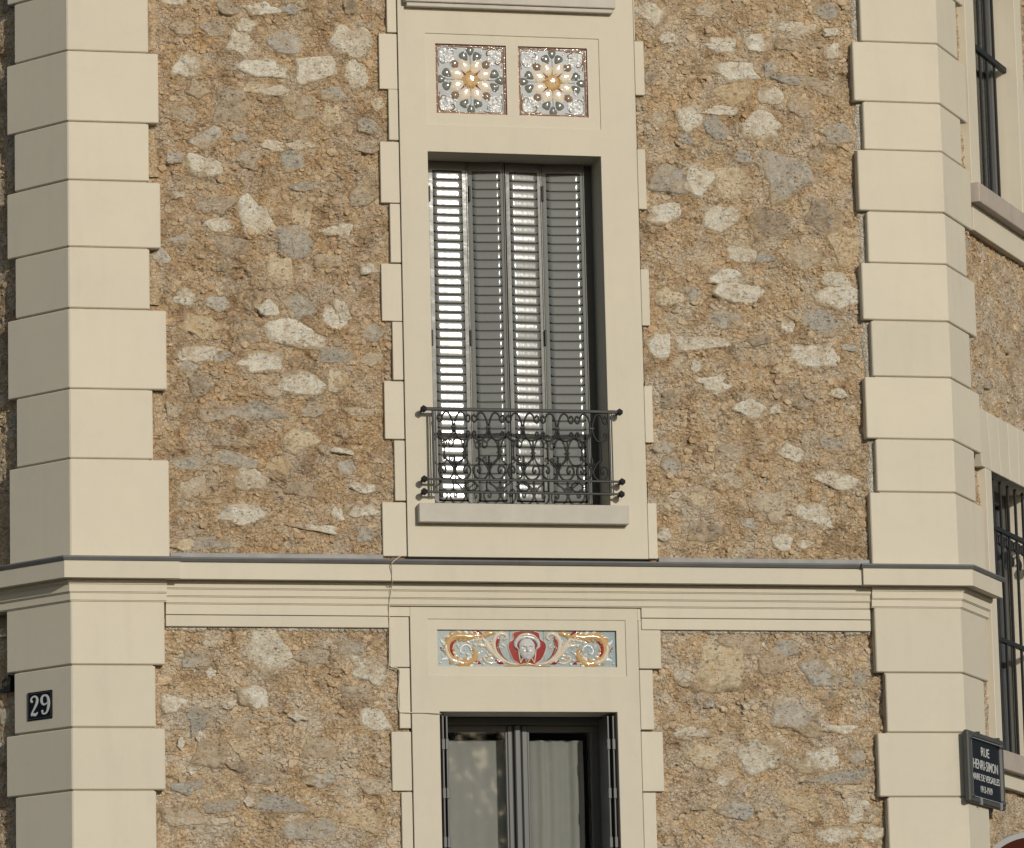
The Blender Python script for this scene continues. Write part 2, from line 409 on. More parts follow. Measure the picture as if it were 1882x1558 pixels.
qlx = [(119, -375), (120, -245), (121, -130), (121.5, -19), (122, 92), (123.5, 222), (125, 329.8), (126, 452.6), (127.2, 565.9), (128.4, 713.5), (129.6, 842), (130.6, 1026)]
lf = [F.u(p[0], p[1], NQ) for p in ((290, 150), (272, 40), (290, 150), (272, 40), (291, 160), (273.5, 276), (295, 395), (275, 510), (306, 640), (281, 780), (311, 930))]
ls_ = [FL.u(p[0], p[1], NQ) for p in ((12.5, -60), (26, 60), (12.5, -60), (26, 60), (12.5, 190), (26, 300), (12.5, 430), (28, 540), (14, 660), (30, 810), (17, 950))]
stack(-1, qlx, lf, ls_)
qll = [(130, 1098), (130.7, 1221.3), (132.5, 1336.7), (134, 1452), (135.5, 1570), (137, 1690)]
stack(-1, qll, [F.u(*p, NQ) for p in ((302.6, 1160), (286, 1280), (304, 1400), (287.6, 1510), (306, 1630))],
      [FL.u(*p, NQ) for p in ((12, 1180), (26, 1290), (12, 1400), (28, 1510), (12, 1630))])
qrx = [(1711, -340), (1714, -230), (1718, -130), (1720.5, -28), (1723.5, 80.6), (1728.5, 190.7), (1733, 278.7), (1735.5, 391.2), (1742, 485.9), (1745.5, 591.2), (1750.3, 693.9), (1753.7, 808.1), (1758.7, 905.5), (1764, 1044)]
rf = [F.u(*p, NQ) for p in ((1563, -80), (1580.8, 30), (1563, -80), (1580.8, 30), (1568.5, 135), (1587.5, 235), (1577.5, 335), (1595, 440), (1585, 540), (1602.5, 640), (1591.5, 750), (1611, 858), (1601, 970))]
USH, ULO = FR.u(1767, 270 * .3 + 20, NQ), FR.u(1778, 160, NQ)
ULO_LOW = FR.u(1817.5, 1180, NQ)
stack(1, qrx, rf, [.55, .40])
qrl = [(1769.5, 1110), (1776, 1237), (1780, 1346.6), (1783.5, 1464.7), (1787, 1580), (1790, 1690)]
stack(1, qrl, [F.u(*p, NQ) for p in ((1609, 1180), (1629, 1290), (1615, 1400), (1633, 1510), (1618, 1630))], [.50, .40])

# --- recessed mortar behind the quoin joints and the wall cores
U_T, U_B = 10.2, 0.0
ow = [F.u(786, 278, NS), F.u(1104.4, 287, NS), F.z(970, 927, NS), F.z(945, 282.5, NS)]       # upper opening
lw = [F.u(808, 1310, NS), F.u(1134.7, 1310, NS), 2.65, F.z(970, 1308, NS)]                   # lower opening
bm = bmesh.new()
plate(bm, F, XL + .0, XR - .0, U_B, U_T, -.42, -.075, [(ow[0] - .03, ow[1] + .03, ow[2] - .03, ow[3] + .03), (lw[0] - .03, lw[1] + .03, lw[2] - .03, lw[3] + .03)])
from_bm('front_wall_core', bm, M['core'], building)
for fr, a, b_ in ((FL, -5.0, -.02),):
    lo = (fr.u(-60, 1210, 0), fr.u(8, 1210, 0), fr.z(6, 1263, 0), fr.z(6, 1166, 0))
    bm = bmesh.new(); plate(bm, fr, a, b_, U_B, U_T, -.42, -.075, [lo]); from_bm('side_wall_core', bm, M['core'], building)

def jointback(fr_side, side, uf, us, z0, z1):
    a = AL if side < 0 else AR; X0 = XL if side < 0 else XR; n = NQ - .012
    def corner(nn): return Vector((X0 + side * (nn - NQ) * math.tan(a / 2), -nn, 0))
    ring = [F.P(uf, 0, n), corner(n), fr_side.P(us, 0, n), fr_side.P(us, 0, -.09), corner(-.09), F.P(uf, 0, -.09)]
    bm = bmesh.new(); prism(bm, [p + Vector((0, 0, z0)) for p in ring], [p + Vector((0, 0, z1)) for p in ring])
    from_bm('quoin_joint', bm, M['joint'], building)
zmid = F.z(130, 1060, NQ)
jointback(FL, -1, min(lf) - .01, max(ls_) - .0 + .01, zmid, U_T - .2)
jointback(FL, -1, F.u(286, 1280, NQ) - .012, FL.u(28, 1290, NQ) + .012, 2.6, zmid)
jointback(FR, 1, max(rf) + .012, .39, zmid, U_T - .2)
jointback(FR, 1, F.u(1633, 1510, NQ) + .012, .39, 2.6, zmid)

# --- window surround, upper and lower
def z_at(y, x=945): return F.z(x, y, NS)
pan = (F.u(781, 62, NS), F.u(1100, 72, NS), z_at(233), z_at(66))           # recessed field round the two tiles
tl = (F.u(800, 80, NS), F.u(930, 84, NS)); tr = (F.u(952, 84, NS), F.u(1079, 88, NS)); tz = (F.z(868, 208.5, NS), F.z(865, 81, NS))
tz2 = (F.z(1018, 213.5, NS), F.z(1015, 86, NS))
tzz = ((tz[0] + tz2[0]) / 2, (tz[1] + tz2[1]) / 2)
su = (F.u(734.5, 300, NS) + .004, F.u(1171, 300, NS))
ZS_B = F.z(900, 1024, NS)
bm = bmesh.new(); plate(bm, F, su[0], su[1], ZS_B, 9.9, -.005, NS, [tuple(ow), pan]); from_bm('window_surround', bm, M['plaster'], building, bevel=.002)
bm = bmesh.new(); plate(bm, F, ow[0] - .06, ow[1] + .06, ow[2] - .06, ow[3] + .06, -.245, -.003, [tuple(ow)]); from_bm('window_reveal', bm, M['plaster'], building)
bm = bmesh.new(); plate(bm, F, pan[0] - .01, pan[1] + .01, pan[2] - .01, pan[3] + .01, -.012, NS - .006, [(tl[0], tl[1], tzz[0], tzz[1]), (tr[0], tr[1], tzz[0], tzz[1])])
from_bm('tile_field', bm, M['plaster'], building)
lz_top = F.z(950, 1115, NS)
ls = (F.u(754.5, 1250, NS) + .004, F.u(1175, 1250, NS))
fpn = (F.u(786, 1138, NS), F.u(1149, 1140, NS), F.z(960, 1241.5, NS), F.z(960, 1138.5, NS))
ft = (F.u(804.5, 1190, NS), F.u(1134, 1190, NS), F.z(968, 1224.8, NS), F.z(968, 1157.4, NS))
bm = bmesh.new(); plate(bm, F, ls[0], ls[1], 2.6, lz_top, -.005, NS, [tuple(lw), fpn]); from_bm('window_surround', bm, M['plaster'], building, bevel=.002)
bm = bmesh.new(); plate(bm, F, lw[0] - .06, lw[1] + .06, lw[2] - .06, lw[3] + .06, -.285, -.003, [tuple(lw)]); from_bm('window_reveal', bm, M['plaster'], building)
bm = bmesh.new(); plate(bm, F, fpn[0] - .01, fpn[1] + .01, fpn[2] - .01, fpn[3] + .01, -.012, NS - .006, [tuple(ft)]); from_bm('frieze_field', bm, M['plaster'], building)

# toothed blocks either side of the surrounds
TEETH = []
def teeth(edges, inner, flip):
    for (x, y0, y1) in edges:
        ym = (y0 + y1) / 2
        ue = F.u(x, ym, NS); z1, z0 = F.z(x, y0, NS), F.z(x, y1, NS)
        a, b_ = (ue, inner) if not flip else (inner, ue)
        TEETH.append((a, b_, z0, z1))
        box_part('surround_stone', F, a, b_, z0 + .0015, z1 - .0015, -.02, NS - .001, M['plaster'], building, bevel=.0025)
teeth([(710.5, -70, 59), (697, 60.5, 163), (714.5, 163, 257), (699.5, 259, 372), (717.5, 373.5, 482), (701.5, 483.5, 589.5), (722, 590.5, 698), (707, 699.5, 806.5), (725.5, 808.5, 920), (703.5, 922, 1022)], su[0] - .007, False)
teeth([(1165.5, -70, 74), (1184, 75.5, 175), (1169, 177.5, 272), (1187.5, 273.5, 384.5), (1175.5, 386.5, 492), (1194, 494, 598.5), (1180, 599.5, 705), (1200, 709, 813.5), (1187.5, 815, 923), (1208, 924, 1027)], su[1] + .0025, True)
teeth([(716.5, 1133, 1226), (734, 1227, 1338.5), (720.5, 1344, 1453.5), (739, 1455, 1570), (722, 1571, 1690)], ls[0] - .007, False)
teeth([(1214.5, 1140, 1229), (1201, 1230.5, 1341), (1219.5, 1344, 1454.5), (1207, 1456, 1572), (1222, 1573, 1690)], ls[1] + .0025, True)

# sills
sl = (F.u(770.6, 940, .075), F.u(1156.7, 946, .075), F.z(963, 961, .075), F.z(963, 926, .075))
box_part('window_sill', F, sl[0], sl[1], sl[2], sl[3], -.24, .075, M['sill'], building, bevel=.004)
st_ = (F.u(744.5, 3, .075), F.u(1131.5, 14, .075))
zb = F.z(938, 12, .075)
box_part('window_sill', F, st_[0], st_[1], zb + .012, zb + .16, -.2, .075, M['sill'], building, bevel=.004)
box_part('sill_drip', F, st_[0] + .012, st_[1] - .012, zb - .012, zb + .012, -.0, .060, M['sill'], building, bevel=.003)

# --- string course: mitred sweeps
def sweep(name, path, prof, mat_, parent=building, smooth=False):
    """path: list of ('F'/'L'/'R', u) ends and 'CL'/'CR' corners; prof: list of (n, z) closed"""
    def pt(k, n):
        if k == 'CL': return Vector((XL - (n - NQ) * math.tan(AL / 2), -n, 0))
        if k == 'CR': return Vector((XR + (n - NQ) * math.tan(AR / 2), -n, 0))
        fr = {'F': F, 'L': FL, 'R': FR}[k[0]]; return fr.P(k[1], 0, n)
    bm = bmesh.new()
    rows = [[bm.verts.new(pt(k, n) + Vector((0, 0, z))) for n, z in prof] for k in path]
    for a, b_ in zip(rows, rows[1:]):
        for i in range(len(prof)):
            j = (i + 1) % len(prof); bm.faces.new((a[i], b_[i], b_[j], a[j]))
    bm.faces.new(rows[0]); bm.faces.new(list(reversed(rows[-1])))
    return from_bm(name, bm, mat_, parent)

NF = .150                                                            # fascia over the quoins
def zq(y, x, n): return F.z(x, y, n)
zf1 = zq(1023.5, 125, NF); zf0 = zq(1059.5, 125, NF)
# left and right ends use one height (the facade is level)
zf1 = (zf1 + zq(1042.5, 1780, NF)) / 2; zf0 = (zf0 + zq(1076.5, 1780, NF)) / 2
def band_z(y, n, x=1250): return F.z(x, y, n)
zb1 = band_z(1088, .10); zb2 = band_z(1102, .088); zb3 = band_z(1115, .074); zb4 = band_z(1136.5, NS + .02); zb5 = band_z(1157, NS + .012)
xe_l, xe_r = F.u(331, 1045, NF), F.u(1587, 1058, NF)
prof_f = [(-.05, zf1), (NF, zf1), (NF, zf0), (-.05, zf0)]
ur_end = FR.u(1841.5, 1072, NF)
path_l = [('L', -3.0), 'CL', ('F', xe_l)]; path_r = [('F', xe_r), 'CR', ('R', ur_end)]
sweep('cornice_fascia', path_l, prof_f, M['plaster']); sweep('cornice_fascia', path_r, prof_f, M['plaster'])
NM = NF - .022
prof_m = [(-.05, zf1 - .002), (NM, zf1 - .002), (NM, zf0 + .001), (-.05, zf0 + .001)]
xs_ = F.u(719, 1050, NM)
sweep('cornice_fascia', [('F', xe_l + .0015), ('F', xs_ - .001)], prof_m, M['plaster']); sweep('cornice_fascia', [('F', xs_ + .001), ('F', xe_r - .0015)], prof_m, M['plaster'])
def steps(n_off, z_list):
    """bed mould below the fascia: fillets stepping back, each with a thin undercut"""
    p = [(-.05, zf0 - .001)]; ztop = zf0 - .001
    for n, zlow in z_list:
        p += [(n + n_off, ztop), (n + n_off, zlow + .006), (n + n_off - .006, zlow + .004), (n + n_off - .006, zlow)]
        ztop = zlow
    p.append((-.05, ztop)); return p
lo_q = [(NQ + .036, F.z(128, 1074, NQ)), (NQ + .024, F.z(128, 1089.5, NQ)), (NQ + .012, F.z(128, 1104.8, NQ))]
lo_q2 = [(NQ + .036, F.z(1770, 1088, NQ)), (NQ + .024, F.z(1770, 1103, NQ)), (NQ + .012, F.z(1770, 1117.5, NQ))]
lo_q = [(a[0], (a[1] + b_[1]) / 2) for a, b_ in zip(lo_q, lo_q2)]
ml, mr = F.u(305.5, 1090, NQ), F.u(1601, 1095, NQ)
ur_m = FR.u(1820, 1110, NQ + .02)
sweep('bed_moulding', [('L', -3.0), 'CL', ('F', ml)], steps(0, lo_q), M['plaster'])
sweep('bed_moulding', [('F', mr), 'CR', ('R', ur_m)], steps(0, lo_q), M['plaster'])
mid = [(.066, zb1), (.054, zb2), (.042, zb3)]
sweep('bed_moulding', [('F', ml + .001), ('F', xs_ - .001)], steps(0, mid), M['plaster'])
sweep('bed_moulding', [('F', xs_ + .001), ('F', mr - .001)], steps(0, mid), M['plaster'])
for a, b_ in ((ml + .001, F.u(714.5, 1125, NS)), (F.u(1178, 1125, NS), mr - .001)):
    e = 0.0
    box_part('frieze_band', F, a, b_, zb4 + .0035, zb3 - .001, -.04, NS + .012, M['plaster'], building, bevel=.002)
    box_part('frieze_band', F, a, b_, zb5, zb4, -.04, NS + .008, M['plaster'], building, bevel=.002)
# plain head between the two toothed jambs, above the lower window
box_part('frieze_band', F, F.u(714.5, 1125, NS) + .0015, ls[0] - .001, F.z(730, 1132, NS), zb3 - .001, -.03, NS - .0015, M['plaster'], building)
box_part('frieze_band', F, ls[1] + .001, F.u(1178, 1125, NS) - .0015, F.z(1177, 1140, NS), zb3 - .001, -.03, NS - .0015, M['plaster'], building)

# zinc flashing with rolled drip and wall upstand
def zinc(path, nf, up):
    t = .0025
    top = [( -.03, zf1 + .017), (nf + .012, zf1 + .012), (nf + .015, zf1 + .007), (nf + .016, zf1 + .003), (nf + .006, zf1 - .013), (nf + .003, zf1 - .012), (nf + .003, zf1 + .003), (-.03, zf1 + .003)]
    return sweep('zinc_flashing', path, top, M['zinc'])
xz = F.u(333, 1030, NF)
zinc([('L', -3.0), 'CL', ('F', xz - .001)], NF, 0); zinc([('F', xz + .001), ('F', F.u(955, 1030, NF))], NM + .004, 0)
zinc([('F', F.u(955, 1030, NF) + .0008), ('F', xe_r - .012)], NM + .0045, 0); zinc([('F', xe_r - .011), 'CR', ('R', ur_end + .03)], NF, 0)
for a, b_ in ((F.u(312, 1015, 0), F.u(703, 1018, 0)), (F.u(1209, 1027, 0), F.u(1600, 1027, 0))):
    box_part('flashing_upstand', F, a, b_, zf1 + .018, zf1 + .054, -.03, NS + .002, M['zinc_pale'], building, bevel=.002)

# ------------------------------------------------------------------ rubble walling
def lattice(shape, seed):
    return np.random.default_rng(seed).random(shape)
def vnoise(x, y, seed):
    L = 256; g = lattice((L, L), seed)
    xi = np.floor(x).astype(int); yi = np.floor(y).astype(int); fx = x - xi; fy = y - yi
    fx = fx * fx * (3 - 2 * fx); fy = fy * fy * (3 - 2 * fy)
    a = g[xi % L, yi % L]; b_ = g[(xi + 1) % L, yi % L]; c = g[xi % L, (yi + 1) % L]; d = g[(xi + 1) % L, (yi + 1) % L]
    return (a * (1 - fx) + b_ * fx) * (1 - fy) + (c * (1 - fx) + d * fx) * fy
def fbm(x, y, s, seed, o=4):
    v = 0; a = .5; t = 0
    for k in range(o):
        v = v + a * vnoise(x * s + 13.7 * k, y * s + 7.1 * k, seed + k); t += a; a *= .55; s *= 2.03
    return v / t
def worley(x, y, s, seed):
    L = 128; gx = lattice((L, L), seed); gy = lattice((L, L), seed + 1)
    x = x * s; y = y * s; xi = np.floor(x).astype(int); yi = np.floor(y).astype(int)
    d1 = np.full(x.shape, 9.0); d2 = d1.copy()
    for i in (-1, 0, 1):
        for j in (-1, 0, 1):
            a, b_ = (xi + i) % L, (yi + j) % L
            d = np.hypot(xi + i + gx[a, b_] - x, yi + j + gy[a, b_] - y)
            d2 = np.where(d < d1, d1, np.minimum(d2, d)); d1 = np.minimum(d1, d)
    return d1, d2

def relief(u, z, seed):
    """height of the mortar bed in metres: lumps, small pressed cobbles, cracks and torn hollows"""
    a = fbm(u, z, 4.0, seed, 3) - .5
    wx = u + .035 * (fbm(u, z, 14, seed + 40, 3) - .5); wz = z + .035 * (fbm(u, z, 14, seed + 50, 3) - .5)
    d1, d2 = worley(wx, wz * 1.3, 15, seed + 5)
    e1, e2 = worley(wx + 3, wz * 1.25, 34, seed + 9)
    msk = np.clip((fbm(u, z, 5, seed + 20, 3) - .42) * 6, 0, 1); msk2 = np.clip((fbm(u, z, 7, seed + 25, 3) - .40) * 6, 0, 1)
    h = .013 * a + .008 * np.clip((d2 - d1) * 3.0, 0, 1) * msk +   .0070 * np.clip((e2 - e1) * 3.0, 0, 1) * msk2 + .012 * (fbm(u, z, 34, seed + 30, 4) - .5)
    t = fbm(u, z, 10, seed + 60, 5)
    h = h - .018 * np.clip((.37 - t) * 10, 0, 1)
    cr_ = np.abs(fbm(u, z * 1.6, 9, seed + 80, 4) - .5)
    return h - .010 * np.clip(1 - cr_ / .012, 0, 1) - .010

def stone_outline(r, ncorner, pts):
    """split stone outline: corners on a boxy oval, straight or hollow edges, some bites"""
    ang = np.sort((np.arange(ncorner) + r.uniform(-.36, .36, ncorner)) / ncorner * 2 * np.pi + r.uniform(0, 6.28)) % (2 * np.pi)
    ang = np.sort(ang)
    box_ = 1 / (np.abs(np.cos(ang)) ** 3.2 + np.abs(np.sin(ang)) ** 3.2) ** (1 / 3.2)
    rad = box_ * r.uniform(.72, 1.12, ncorner)
    t = np.linspace(0, 2 * np.pi, pts, endpoint=False)
    P = np.stack([np.cos(ang) * rad, np.sin(ang) * rad], 1); out = np.ones(pts)
    for q, th in enumerate(t):
        i = (np.searchsorted(ang, th) - 1) % ncorner; j = (i + 1) % ncorner
        e = P[j] - P[i]; d = np.array([np.cos(th), np.sin(th)]); den = d[0] * e[1] - d[1] * e[0]
        out[q] = (P[i][0] * e[1] - P[i][1] * e[0]) / den if abs(den) > 1e-6 else rad[i]
    out = np.clip(out, .45, 1.25)
    for _ in range(int(r.integers(0, 3))):
        c = r.uniform(0, 6.28); d = np.abs((t - c + np.pi) % (2 * np.pi) - np.pi); out *= 1 - r.uniform(.08, .26) * np.exp(-(d / r.uniform(.18, .4)) ** 2)
    return t, out

def stone_shape(seed):
    """outline of one stone: angles, radii and turn; shared by the stone and by the bed that holds it"""
    r = np.random.default_rng(seed); pts = 30
    t, rad = stone_outline(r, int(r.integers(4, 8)), pts)
    kk = r.integers(2, 6, 3); ph = r.uniform(0, 6.28, 3)
    rad = rad * (1 + r.uniform(-.045, .045, pts) + sum(r.uniform(.02, .075) * np.sin(k_ * t + p_) for k_, p_ in zip(kk, ph)))
    return t, rad / rad.mean(), r.uniform(-.12, .12)

def stone_mesh(fr, u, z, w_, h_, parent, kind, seed, proud):
    """a rough split face whose rim dips into the bed, so that the mortar decides the ragged edge"""
    r = np.random.default_rng(seed + 5); pts = 30; t, rad, rot = stone_shape(seed); tilt = r.uniform(-.03, .03, 2)
    fr_ = np.array([0, .22, .42, .60, .76, .88, .98, 1.10]); hh = np.array([1.0, 1.0, 1.0, 1.0, 1.0, .95, .75, 0]); 
    X, Y, Hh = [0.0], [0.0], [1.0]
    for f, g in zip(fr_[1:], hh[1:]):
        X += list(.5 * w_ * f * rad * np.cos(t)); Y += list(.5 * h_ * f * rad * np.sin(t)); Hh += [g] * pts
    X, Y, Hh = np.array(X), np.array(Y), np.array(Hh)
    xr, yr = X * math.cos(rot) - Y * math.sin(rot), X * math.sin(rot) + Y * math.cos(rot)
    uu, zz = u + xr, z + yr
    rough = .010 * (fbm(uu, zz, 17, seed % 900 + 3, 4) - .5) + .009 * (fbm(uu, zz, 55, seed % 900 + 9, 3) - .5)
    c1, c2 = worley(uu, zz, 26, seed % 700)
    N = np.where(Hh <= 0, -.018, proud - (1 - Hh) * .005) + tilt[0] * X + tilt[1] * Y + rough - .006 * np.clip(.35 - c1, 0, 1) * 3
    vs_ = [fr.P(a, b_, c) for a, b_, c in zip(uu, zz, N)]
    bm = bmesh.new(); vs = [bm.verts.new(p) for p in vs_]
    for i in range(pts): bm.faces.new((vs[0], vs[1 + i], vs[1 + (i + 1) % pts]))
    for k in range(len(fr_) - 2):
        o = 1 + k * pts
        for i in range(pts):
            j = (i + 1) % pts; bm.faces.new((vs[o + i], vs[o + pts + i], vs[o + pts + j], vs[o + j]))
    o = from_bm('rubble_stone', bm, ST[kind], parent, smooth=True)
    at_ = o.data.attributes.new('smear', 'FLOAT', 'POINT'); off = r.uniform(-.25, .2); sdir = r.uniform(0, 6.28)
    at_.data.foreach_set('value', (np.clip((np.concatenate([[0.0]] + [np.full(pts, f) for f in fr_[1:]]) - .70) / .30, 0, 1) * .38 + (X * math.cos(sdir) / w_ + Y * math.sin(sdir) / h_) * .95 + .28 + off).astype(np.float32))
    return o

def rubble(fr, rect, stones, seed, extra, chip_density, pitch=.0051, hue='_ochre'):
    """one panel of walling: mortar bed, stones set in it and small chips"""
    u0, u1, z0, z1 = rect
    nu, nz = int((u1 - u0) / pitch) + 2, int((z1 - z0) / pitch) + 2
    U, Z = np.meshgrid(np.linspace(u0, u1, nu), np.linspace(z0, z1, nz), indexing='ij')
    H = relief(U, Z, seed)
    r = np.random.default_rng(seed + 99)
    tt = TEETH if fr is F else []
    def under(u, z, e=.0): return any(a - e < u < b_ + e and c - e < z < d + e for a, b_, c, d in tt)
    placed = [(u, z, w_, h_, k) for (u, z, w_, h_, k) in stones if not under(u, z)]
    tries = 0
    need = len(placed) + extra
    while len(placed) < need and tries < 8000:
        tries += 1
        w_ = r.uniform(.07, .20) * (1 if r.random() < .75 else 1.35); h_ = w_ * r.uniform(.45, .85)
        u, z = r.uniform(u0 + w_ / 2, u1 - w_ / 2), r.uniform(z0 + h_ / 2, z1 - h_ / 2)
        if not under(u, z, w_ * .4) and all(abs(u - p[0]) > (w_ + p[2]) * .46 or abs(z - p[1]) > (h_ + p[3]) * .46 for p in placed):
            placed.append((u, z, w_, h_, r.choice(['T', 'T', 'W', 'D', 'G', 'O', 'W'])))
    for q, (u, z, w_, h_, k) in enumerate(placed):
        m_ = max(w_, h_) * .95
        i0, i1 = max(0, int((u - m_ - u0) / (u1 - u0) * (nu - 1))), min(nu, int((u + m_ - u0) / (u1 - u0) * (nu - 1)) + 2)
        j0, j1 = max(0, int((z - m_ - z0) / (z1 - z0) * (nz - 1))), min(nz, int((z + m_ - z0) / (z1 - z0) * (nz - 1)) + 2)
        if i1 <= i0 or j1 <= j0: continue
        t, rad, rot = stone_shape(seed * 1000 + q)
        dx, dy = U[i0:i1, j0:j1] - u, Z[i0:i1, j0:j1] - z
        x, y = (dx * math.cos(rot) + dy * math.sin(rot)) / (w_ * .5), (-dx * math.sin(rot) + dy * math.cos(rot)) / (h_ * .5)
        d = np.hypot(x, y) / np.interp(np.arctan2(y, x) % (2 * np.pi), np.append(t, 2 * np.pi), np.append(rad, rad[0]))
        mk = np.clip((.97 - d) / .20, 0, 1)
        H[i0:i1, j0:j1] += -.026 * mk * mk * (3 - 2 * mk) + .004 * np.clip(1 - np.abs(d - 1.10) / .2, 0, 1)
    for a, b_, c, d in tt:
        H = np.where((U > a) & (U < b_) & (Z > c) & (Z < d), np.minimum(H, .004), H)
    # edges of the panel tuck in behind the dressed stone
    V = np.empty((nu * nz, 3)); o = np.array(fr.o); rv = np.array(fr.r); nv = np.array(fr.n)
    V[:] = o + U.reshape(-1, 1) * rv + H.reshape(-1, 1) * nv; V[:, 2] += Z.ravel()
    i, j = np.meshgrid(np.arange(nu - 1), np.arange(nz - 1), indexing='ij'); a = (i * nz + j).ravel()
    Q = np.stack([a, a + nz, a + nz + 1, a + 1], 1)
    wall = from_np('rubble_wall', V, Q, M['mortar' + hue], building, smooth=True)
    for q, (u, z, w_, h_, k) in enumerate(placed):
        stone_mesh(fr, u, z, w_, h_, wall, k, seed * 1000 + q, r.choice([0, .003, .0055, .008], p=[.25, .3, .25, .2]))
    # chips: pressed into the bed between the stones
    n = int((u1 - u0) * (z1 - z0) * chip_density)
    cu, cz = r.uniform(u0, u1, n), r.uniform(z0, z1, n)
    clump = fbm(cu, cz, 5, seed + 70, 3)
    ok = clump > r.uniform(.18, .60, n)
    for (u, z, w_, h_, k) in placed:
        ok &= ((cu - u) / (w_ * .5)) ** 2 + ((cz - z) / (h_ * .5)) ** 2 > 1.0
    for a, b_, c, d in tt: ok &= ~((cu > a - .012) & (cu < b_ + .012) & (cz > c - .012) & (cz < d + .012))
    cu, cz = cu[ok], cz[ok]; n = len(cu)
    size = np.minimum(r.lognormal(math.log(.019), .42, n), .05)
    size = np.where(r.random(n) < .085, r.uniform(.032, .066, n), size)
    asp = r.uniform(.5, .95, n); rot = r.uniform(-.6, .6, n)
    S = 7
    th = (np.arange(S)[None] + r.uniform(-.3, .3, (n, S))) / S * 2 * np.pi
    rad = r.uniform(.75, 1.1, (n, S))
    base = relief(cu, cz, seed)
    hgt = np.clip(size * r.uniform(.08, .26, n), .0015, .006)
    tx, tz_ = r.uniform(-.25, .25, n), r.uniform(-.25, .25, n)
    rings = []
    for f, g in ((.55, 1.0), (.9, .55), (1.0, -1.2)):
        x = size[:, None] * f * rad * np.cos(th) * .5; y = size[:, None] * f * rad * np.sin(th) * .5 * asp[:, None]
        xr = x * np.cos(rot)[:, None] - y * np.sin(rot)[:, None]; yr = x * np.sin(rot)[:, None] + y * np.cos(rot)[:, None]
        nn = base[:, None] + hgt[:, None] * g + (tx[:, None] * x + tz_[:, None] * y)
        rings.append((cu[:, None] + xr, cz[:, None] + yr, nn))
    cen = (cu[:, None], cz[:, None], (base + hgt * 1.08)[:, None])
    allu = np.concatenate([cen[0]] + [q[0] for q in rings], 1); allz = np.concatenate([cen[1]] + [q[1] for q in rings], 1); alln = np.concatenate([cen[2]] + [q[2] for q in rings], 1)
    K = 1 + 3 * S
    V = o + allu.reshape(-1, 1) * rv + alln.reshape(-1, 1) * nv; V[:, 2] += allz.ravel()
    tri = []
    for i in range(S):
        j = (i + 1) % S; tri.append((0, 1 + i, 1 + j))
        for k in (0, 1):
            p, q = 1 + k * S, 1 + (k + 1) * S
            tri += [(p + i, q + i, q + j), (p + i, q + j, p + j)]
    T = (np.array(tri)[None] + (np.arange(n) * K)[:, None, None]).reshape(-1, 3)
    ch = from_np('rubble_chips', V, T, M['chip' + hue], wall, smooth=False); ch['kind'] = 'stuff'
    return wall

def zl(ox, oy, s, L):
    out = []
    for x, y, w_, h_, k in L:
        px, py = ox + x / s, oy + y / s
        u, z = F.at(px, py, 0)
        out.append((u, z, 1.12 * w_ / s / 315., 1.12 * h_ / s / 318., k))
    return out
Z1 = [(1440,50,150,70,'W'),(1600,45,95,55,'B'),(1255,40,110,80,'D'),(1330,240,130,120,'W'),(1560,235,175,110,'G'),(1040,370,155,110,'W'),(1460,380,230,100,'W'),(1730,390,245,110,'W'),
 (1010,630,120,95,'D'),(1285,580,190,170,'D'),(1400,480,110,60,'O'),(1520,500,145,48,'W'),(1820,520,125,75,'B'),(1130,760,130,100,'G'),(1320,755,85,40,'B'),(1480,795,120,55,'W'),(1650,792,160,48,'W'),
 (1130,910,180,110,'W'),(1600,890,130,100,'B'),(1680,1020,170,40,'G'),(1180,1120,200,90,'D'),(1420,1180,170,160,'W'),(1210,1235,125,75,'W'),(1665,1180,110,125,'O'),(1620,1320,200,150,'G'),(1830,1265,150,55,'W'),
 (1540,1495,150,140,'O'),(1800,1430,170,60,'T'),(970,1070,75,40,'W'),(1270,1350,150,110,'D'),(1000,1310,130,60,'G'),(1185,150,120,95,'D'),(1350,130,105,65,'W'),(1010,150,120,80,'T'),(1820,640,100,120,'O'),
 (1090,490,110,70,'T'),(1660,590,170,120,'T'),(1350,880,110,80,'D'),(960,870,90,60,'G')]
Z2l = [(80,225,190,165,'W'),(100,410,125,145,'W'),(70,35,75,75,'D'),(170,690,90,90,'G'),(140,1075,140,90,'D'),(40,1270,85,70,'W'),(190,1470,110,60,'W'),(220,560,60,70,'O'),(180,820,110,50,'D')]
Z4 = [(1020,70,135,75,'W'),(1195,115,115,75,'G'),(1460,135,115,70,'W'),(1660,130,155,110,'G'),(1845,180,125,130,'W'),(1630,290,270,140,'W'),(1080,390,185,95,'W'),(1215,405,80,50,'G'),(1430,430,225,105,'W'),
 (1650,550,240,115,'W'),(1840,540,90,115,'O'),(1845,400,165,85,'B'),(1030,455,100,90,'G'),(1100,555,110,105,'D'),(1400,700,260,80,'G'),(1300,970,190,80,'G'),(1040,985,160,65,'G'),(1060,1120,120,110,'T'),
 (1340,1275,220,100,'W'),(1730,1345,190,45,'W'),(1855,1270,80,60,'W'),(1530,1000,120,85,'O'),(1150,1430,190,70,'G'),(1000,1440,100,60,'O'),(1180,725,170,65,'D'),(1080,235,170,110,'O'),(1350,300,120,60,'D'),
 (1640,1130,150,70,'D'),(950,690,90,70,'T'),(1500,600,90,60,'T'),(1720,700,110,70,'D'),(1250,860,170,60,'D')]
Z5l = [(30,150,75,110,'W'),(200,275,110,85,'G'),(30,540,75,90,'O'),(140,1245,140,65,'W'),(40,920,85,40,'W'),(50,1020,90,80,'G'),(150,1125,140,55,'W'),(170,1380,110,70,'G'),(120,700,110,60,'T'),(200,420,90,70,'T')]
